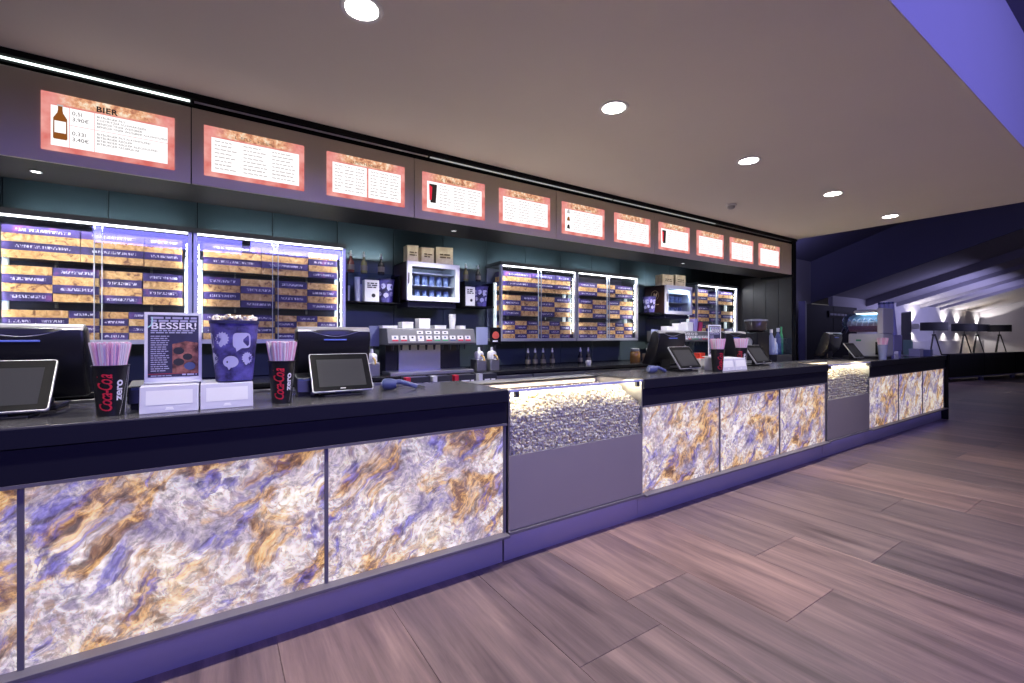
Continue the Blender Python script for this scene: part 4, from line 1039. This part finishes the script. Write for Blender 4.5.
def card_holder(label, x0, x1, mt, emblem=False):
    c = thing('menu_card', label, 'card', (x0, 3.79, BZ), 0, 'cards behind the sauce dispensers')
    W = x1-x0
    MB().box(0, W, 0, 0.012, 0.24, 0.41).build('card', mt, c, bevel=0.002)
    MB().box(W*0.4, W*0.6, 0.012, 0.022, 0.0, 0.35).build('post', PLASTIC2, c); MB().box(0, W, 0.0, 0.06, 0, 0.008).build('foot', PLASTIC2, c)
    if emblem:
        mb = MB(); n = 20; cx = W/2
        mb.add([(cx+0.040*math.cos(2*PI*i/n), -0.001, 0.325+(0.045 if math.sin(2*PI*i/n) > 0 else 0.030)*math.sin(2*PI*i/n)) for i in range(n)], [tuple(range(n))]); mb.build('red_emblem', pm('coral_print', (0.75, 0.12, 0.08), 0.5), c, fix=False)
        mb = MB(); words(mb, cx-0.035, cx+0.035, 0.268, 0.014, -0.001, random.Random(5), 1.0); tag(mb.build('lettering', WINK, c, fix=False), kind='stuff')
card_holder('blue-grey card on a post left of the drinks dispenser', 1.07, 1.155, pm('slate_card', (0.16, 0.18, 0.33), 0.5))
card_holder('pale blue card on a post right of the drinks dispenser', 2.09, 2.215, LBLUE)
card_holder('black card with a red emblem at the left end of the middle cabinets', 2.245, 2.365, BLACK, True)
card_holder('pale blue card at the right end of the middle cabinets', 4.62, 4.74, LBLUE)
# rack of cartons hung on the back counter front
rk_ = thing('carton_rack', 'steel rack on the back counter front holding black and red cartons', 'rack', (1.22, 3.36, 0.0))
MB().box(0, 0.92, 0, 0.185, 0.955, 0.965).build('rack_tray', STEEL, rk_); MB().box(0, 0.92, 0, 0.006, 0.965, 0.985).build('rack_lip', STEEL, rk_)
for x in (0.02, 0.88): MB().box(x, x+0.02, 0.02, 0.185, 0.925, 0.955).build('rack_bracket', STEEL, rk_)
for i, (x, w_) in enumerate(((1.35, 0.20), (1.56, 0.17), (1.77, 0.20), (1.99, 0.18))):
    c = thing('drinks_carton', ('first', 'second', 'third', 'fourth')[i]+' black and red carton from the left in the back counter rack', 'carton', (x, 3.46, 0.9655), 0, 'black and red cartons')
    MB().box(-w_/2, w_/2, -0.06, 0.06, 0, 0.105).build('carton_body', PLASTIC2, c)
    MB().box(-w_/2-0.001, -w_/2+0.035, -0.061, 0.0, 0.0, 0.106).build('red_band', RED if i % 2 == 0 else pm('white_band', (0.7, 0.7, 0.75), 0.5), c)
    mb = MB(); words(mb, -w_*0.2, w_*0.4, 0.045, 0.016, -0.0615, random.Random(i), 1.0); tag(mb.build('lettering', WINK, c, fix=False), kind='stuff')
c = thing('snack_jar', 'glass jar with brown contents on the back counter left of the middle register', 'jar', (4.30, 3.78, BZ))
MB().lathe([(0.055, 0), (0.062, 0.01), (0.062, 0.12), (0.050, 0.14)], 20).build('jar_body', AMBERG, c, smooth=40); MB().lathe([(0.054, 0.14), (0.056, 0.165), (0.050, 0.172)], 20).build('lid', STEEL, c, smooth=40)
tag(MB().lathe([(0.024, 0.0), (0.034, 0.035), (0.030, 0.050), (0.030, 0.053), (0.02, 0.04)], 16).build('white_bowl', WHITE, None, (3.47, 3.72, BZ), smooth=40), 'tiny white bowl on the back counter before the small bottles', 'bowl')
# things beside the middle register
small_box('white tissue box left of the third straw cup', (4.05, 2.73, CZ), 0.16, 0.11, 0.10, PAPER, 'box', 'boxes by the middle register')
small_box('small red carton standing on the white tissue box', (4.05, 2.73, CZ+0.1005), 0.09, 0.06, 0.055, pm('bright_red_carton', (0.70, 0.05, 0.03), 0.5), 'box', 'boxes by the middle register')

# coffee grinder and cup lights on the side counter
SZ = 1.05
c = thing('coffee_grinder', 'black coffee grinder with glass bean hopper at the dark end wall', 'grinder', (5.98, 3.20, SZ))
MB().box(-0.15, 0.15, -0.10, 0.18, 0, 0.40).build('body', PLASTIC, c, bevel=0.015)
MB().lathe([(0.08, 0.40), (0.125, 0.43), (0.135, 0.545), (0.125, 0.56)], 24).build('bean_hopper', pm('smoky_hopper', (0.07, 0.055, 0.05), 0.12), c, smooth=40)
MB().lathe([(0.140, 0.545), (0.140, 0.565), (0.05, 0.575)], 24).build('hopper_lid', SILVER, c, smooth=40)
MB().lathe([(0.001, 0), (0.055, 0.0), (0.062, 0.012), (0.062, 0.03), (0.001, 0.03)], 20).build('dial', SILVER, c, (-0.15, 0.02, 0.27), (0, -PI/2, 0), smooth=40)
MB().lathe([(0.001, -0.004), (0.03, -0.004), (0.03, 0.0)], 16).build('dial_hub', PLASTIC, c, (-0.18, 0.02, 0.27), (0, -PI/2, 0), smooth=40)
MB().box(-0.16, 0.16, -0.12, 0.18, 0.0, 0.03).build('base_tray', STEEL, c)
c = thing('bottle_rack', 'lit acrylic rack with pale bottles right of the coffee grinder', 'rack', (6.42, 3.17, SZ))
MB().box(-0.20, 0.20, -0.12, 0.14, 0, 0.10).build('rack_base', PLASTIC2, c)
MB().box(-0.20, 0.20, -0.12, -0.112, 0.10, 0.32).build('acrylic_front', GLASS_B, c)
MB().box(-0.20, 0.20, 0.12, 0.132, 0.10, 0.32).build('light_back', pm('cool_backlight', (0.8, 0.9, 1), 0.5, emis=(0.55, 0.72, 0.95), estr=1.1), c)
for i, (x, hh, mt, lb) in enumerate(((6.29, 0.34, LBLUE, 'tall pale blue bottle in the lit rack'), (6.38, 0.22, WHITE, 'short white bottle in the lit rack'), (6.47, 0.36, BLUEP, 'dark blue capped bottle in the lit rack'), (6.56, 0.38, GREENP, 'slim green bottle in the lit rack'))):
    b = thing('syrup_bottle', lb, 'bottle', (x, 3.16, SZ+0.1), 0, 'bottles in the lit rack'); r = 0.038 if i != 3 else 0.022
    MB().lathe([(r*0.9, 0.0005), (r, 0.008), (r, hh*0.62), (r*0.4, hh*0.8), (r*0.4, hh*0.88)], 16).build('bottle_body', mt, b, smooth=40)
    MB().lathe([(r*0.5, hh*0.86), (r*0.5, hh)], 12).build('cap', WHITE if i != 3 else GREENP, b, smooth=40)

# ================================================================== FROZEN DRINKS MACHINE
c = thing('slush_machine', 'white frozen drinks machine with clear rounded bowls on the far counter', 'slush machine', (7.80, 2.40, CZ))
SW_ = pm('slush_white', (0.66, 0.68, 0.66), 0.4)
MB().box(0, 0.40, 0.0, 0.42, 0.03, 0.36).build('base_cabinet', SW_, c, bevel=0.02)
MB().box(0.02, 0.38, 0.02, 0.50, 0.0, 0.03).build('drip_foot', PLASTIC2, c)
MB().box(0, 0.40, 0.0, 0.07, 0.36, 0.72).build('rear_column', SW_, c, bevel=0.01)
for k in range(2):
    x = 0.105+k*0.19; rg = []
    for y, sc in ((0.07, 0.93), (0.10, 1.0), (0.36, 1.0), (0.45, 0.94), (0.50, 0.75), (0.52, 0.45)):
        rg.append([(x+0.088*sc*math.cos(a), y, 0.52+0.135*sc*math.sin(a)) for a in [2*PI*i/20 for i in range(20)]])
    b = MB().loft(rg).build('bowl', pm('clear_slush_bowl', (0.40, 0.62, 0.72), 0.06, spec=0.7) if k else GLASS_B, c, smooth=60)
    MB().cyl((x, 0.08, 0.50), (x, 0.46, 0.50), 0.042, n=16).build('cooling_drum', SILVER, b, smooth=50)
    MB().tube([(x+0.055*math.cos(t_*0.55), 0.09+0.36*t_/60, 0.50+0.075*math.sin(t_*0.55)) for t_ in range(61)], 0.007, 6).build('auger', WHITE, b, smooth=50)
    MB().loft([[(x+0.070*sc*math.cos(a), y, 0.47+0.085*sc*math.sin(a)) for a in [PI+PI*i/12 for i in range(13)]] for y, sc in ((0.085, 1), (0.43, 1))]).build('frozen_drink', pm('dark_slush', (0.20, 0.10, 0.16), 0.4), b, smooth=50)
    MB().box(x-0.082, x+0.082, 0.05, 0.36, 0.655, 0.70).build('bowl_lid', SW_, c, bevel=0.015)
    MB().box(x-0.05, x+0.05, 0.10, 0.34, 0.646, 0.655).build('bowl_light', pm('cool_bowl_light', (0.9, 1, 1), 0.5, emis=(0.70, 0.92, 1.0), estr=4.0), c)
    MB().box(x-0.03, x+0.03, 0.12, 0.30, 0.70, 0.706).build('lid_print', GREENP, c)
    MB().cyl((x, 0.50, 0.44), (x, 0.54, 0.36), 0.018, n=10).build('tap', PLASTIC, c)
MB().box(-0.002, 0.0, 0.26, 0.32, 0.25, 0.275).build('green_mark', GREENP, c)
MB().box(-0.001, 0.0, 0.03, 0.09, 0.06, 0.24).build('vent_grille', PLASTIC, c)
c = thing('cup_tower', 'violet cup and lid dispenser tower behind the frozen drinks machine', 'dispenser', (8.28, 2.32, CZ))
VP_ = pm('violet_white_plastic', (0.42, 0.42, 0.72), 0.35)
MB().box(0, 0.34, 0.10, 0.26, 0.10, 0.34).build('tray_box', VP_, c, bevel=0.01)
MB().box(-0.003, 0.0, 0.12, 0.24, 0.13, 0.22).build('tray_window', BLUEP, c)
for x, y in ((0.02, 0.12), (0.30, 0.12), (0.02, 0.24), (0.30, 0.24)): MB().box(x-0.012, x+0.012, y-0.012, y+0.012, 0, 0.10).build('leg', VP_, c)
for k in range(3):
    MB().cyl((0.10, 0.13+k*0.055, 0.34), (0.10, 0.17+k*0.055, 0.80), 0.040, n=16).build('cup_tube', VP_, c, smooth=50)
    MB().cyl((0.10, 0.17+k*0.055, 0.80), (0.10, 0.172+k*0.055, 0.83), 0.044, n=16).build('tube_cap', BLUEP, c, smooth=50)
for i, (x, y, w_, h_, mt, lb) in enumerate(((9.45, 2.48, 0.16, 0.12, PAPER, 'white box on the far counter end, left one'), (9.78, 2.44, 0.12, 0.10, LBLUE, 'pale blue box on the far counter end'))):
    small_box(lb, (x, y, CZ), w_, 0.14, h_, mt, 'box', 'boxes at the far counter end')
c = thing('leaflet_display', 'green and red leaflet display on the far end of the counter', 'leaflet', (9.62, 2.62, CZ), 0.9)
MB().box(-0.09, 0.09, 0, 0.02, 0, 0.26).build('board', pm('mint_board', (0.30, 0.52, 0.42), 0.5), c); MB().box(-0.05, 0.05, -0.003, 0, 0.08, 0.16).build('red_print', RED, c); MB().box(-0.09, 0.09, -0.05, 0.07, 0, 0.012).build('foot', WHITE, c)

# ================================================================== LOUNGE
def floor_lamp(label, loc, lit):
    c = thing('floor_lamp', label, 'floor lamp', loc, 0.3, 'tripod floor lamps')
    R_ = 0.33; z0, z1 = 1.57, 1.83
    MB().lathe([(R_, z0), (R_, z1), (R_-0.006, z1), (R_-0.006, z0)], 28, cap=False).build('shade', SHADE, c, smooth=40)
    MB().cyl((0, 0, 1.40), (0, 0, 1.62), 0.014, n=8).build('stem', PLASTIC, c)
    MB().lathe([(0.05, 1.40), (0.05, 1.46)], 12).build('hub', PLASTIC, c)
    for k in range(3):
        a = 2*PI*k/3+0.5
        MB().cyl((0.03*math.cos(a), 0.03*math.sin(a), 1.44), (0.36*math.cos(a), 0.36*math.sin(a), 0), 0.020, 0.014, 8).build('leg', PLASTIC, c)
    MB().lathe([(0.012, 1.60), (0.045, 1.64), (0.05, 1.68), (0.03, 1.72), (0.004, 1.735)], 14).build('bulb', pm('warm_bulb' if lit else 'dim_bulb', (1, .9, .7), 0.4, emis=(1.0, 0.80, 0.52), estr=60.0 if lit else 4.0), c, smooth=50)
    if lit:
        l = bpy.data.lights.new('lamp_glow', 'POINT'); l.energy = 650; l.color = (1.0, 0.80, 0.56); l.shadow_soft_size = 0.05
        o = bpy.data.objects.new('lamp_glow', l); COL.objects.link(o); o.location = (loc[0], loc[1], 1.66)
floor_lamp('nearest tripod floor lamp with black drum shade, just past the counter end', (19.0, 4.55, 0), False)
floor_lamp('second tripod floor lamp with black drum shade behind the dark sofas', (22.0, 4.47, 0), False)
floor_lamp('third tripod floor lamp partly hidden behind the second lamp', (23.7, 4.47, 0), False)
floor_lamp('lit tripod floor lamp casting light on the end wall', (25.6, 4.21, 0), True)
def sofa(label, loc, rz):
    c = thing('sofa', label, 'sofa', loc, rz, 'dark lounge sofas')
    W = 2.08
    MB().box(0, W, 0, 0.20, 0.16, 0.86).build('backrest', SOFA, c, bevel=0.03, seg=3)
    MB().box(0, W, 0.20, 0.80, 0.16, 0.44).build('seat', SOFA, c, bevel=0.03, seg=3)
    MB().box(0.02, W-0.02, 0.03, 0.77, 0.115, 0.16).build('base_rail', pm('blue_glow_rail', (0.09, 0.09, 0.25), 0.4), c)  # blue glow line under the sofa painted into the rail colour
    for x in (0.06, W-0.06):
        for y in (0.08, 0.70): MB().box(x-0.03, x+0.03, y-0.03, y+0.03, 0, 0.115).build('leg', pm('sofa_leg', (0.12, 0.12, 0.28), 0.4), c)
ang = math.atan2(3.04-4.13, 24.5-18.27); dx, dy = math.cos(ang), math.sin(ang)
for k, lb in enumerate(('dark high-backed sofa beside the counter end', 'middle dark high-backed sofa in front of the floor lamps', 'rightmost dark high-backed sofa at the right picture edge')):
    sofa(lb, (18.27+2.1*k*dx, 4.13+2.1*k*dy-0.10, 0), ang)
for i, (x, lb) in enumerate(((19.4, 'wall sconce nearest the counter throwing light up and down'), (22.8, 'wall sconce between the first and second floor lamps'), (24.55, 'wall sconce behind the second floor lamp'), (27.5, 'wall sconce in the far lounge corner'))):
    c = thing('wall_sconce', lb, 'wall light', (x, 5.2, 1.72), 0, 'lounge wall sconces')
    MB().box(-0.05, 0.05, -0.20, -0.02, -0.09, 0.09).build('housing', pm('sconce_grey', (0.4, 0.4, 0.44), 0.5), c, bevel=0.006); MB().box(-0.03, 0.03, -0.02, 0.0, -0.04, 0.04).build('wall_plate', SILVER, c)
    spot('sconce_beam', (x, 5.04, 1.84), (PI, 0, 0), (1.0, 0.92, 0.82), 60, 120, 0.15, 0.03)
    spot('sconce_beam', (x, 5.04, 1.60), (0, 0, 0), (1.0, 0.92, 0.82), 22, 120, 0.15, 0.03)
area('lounge_violet', (19.0, 3.0, 2.2), (math.radians(100), 0, 0), 7.0, 0.3, (0.55, 0.52, 1.0), 90)  # unseen violet area light added to brighten the lounge wall
c = thing('banner_stand', 'black banner stand with pale lettering behind the frozen drinks machine', 'banner', (15.4, 4.24, 0), 0.55)
MB().box(-0.35, 0.35, 0, 0.01, 0.05, 2.02).build('banner', pm('black_banner', (0.010, 0.010, 0.016), 0.5), c)
MB().box(-0.38, 0.38, -0.06, 0.08, 0, 0.05).build('base', SILVER, c); MB().box(-0.35, 0.35, -0.006, 0.016, 2.02, 2.04).build('top_rail', SILVER, c)
mb = MB(); words(mb, -0.26, 0.1, 1.82, 0.07, -0.003, random.Random(1), 1.0); words(mb, -0.26, 0.28, 1.68, 0.09, -0.003, random.Random(2), 1.0)
tag(mb.build('lettering', pm('grey_lettering', (0.3, 0.3, 0.34), 0.5), c, fix=False), kind='stuff')
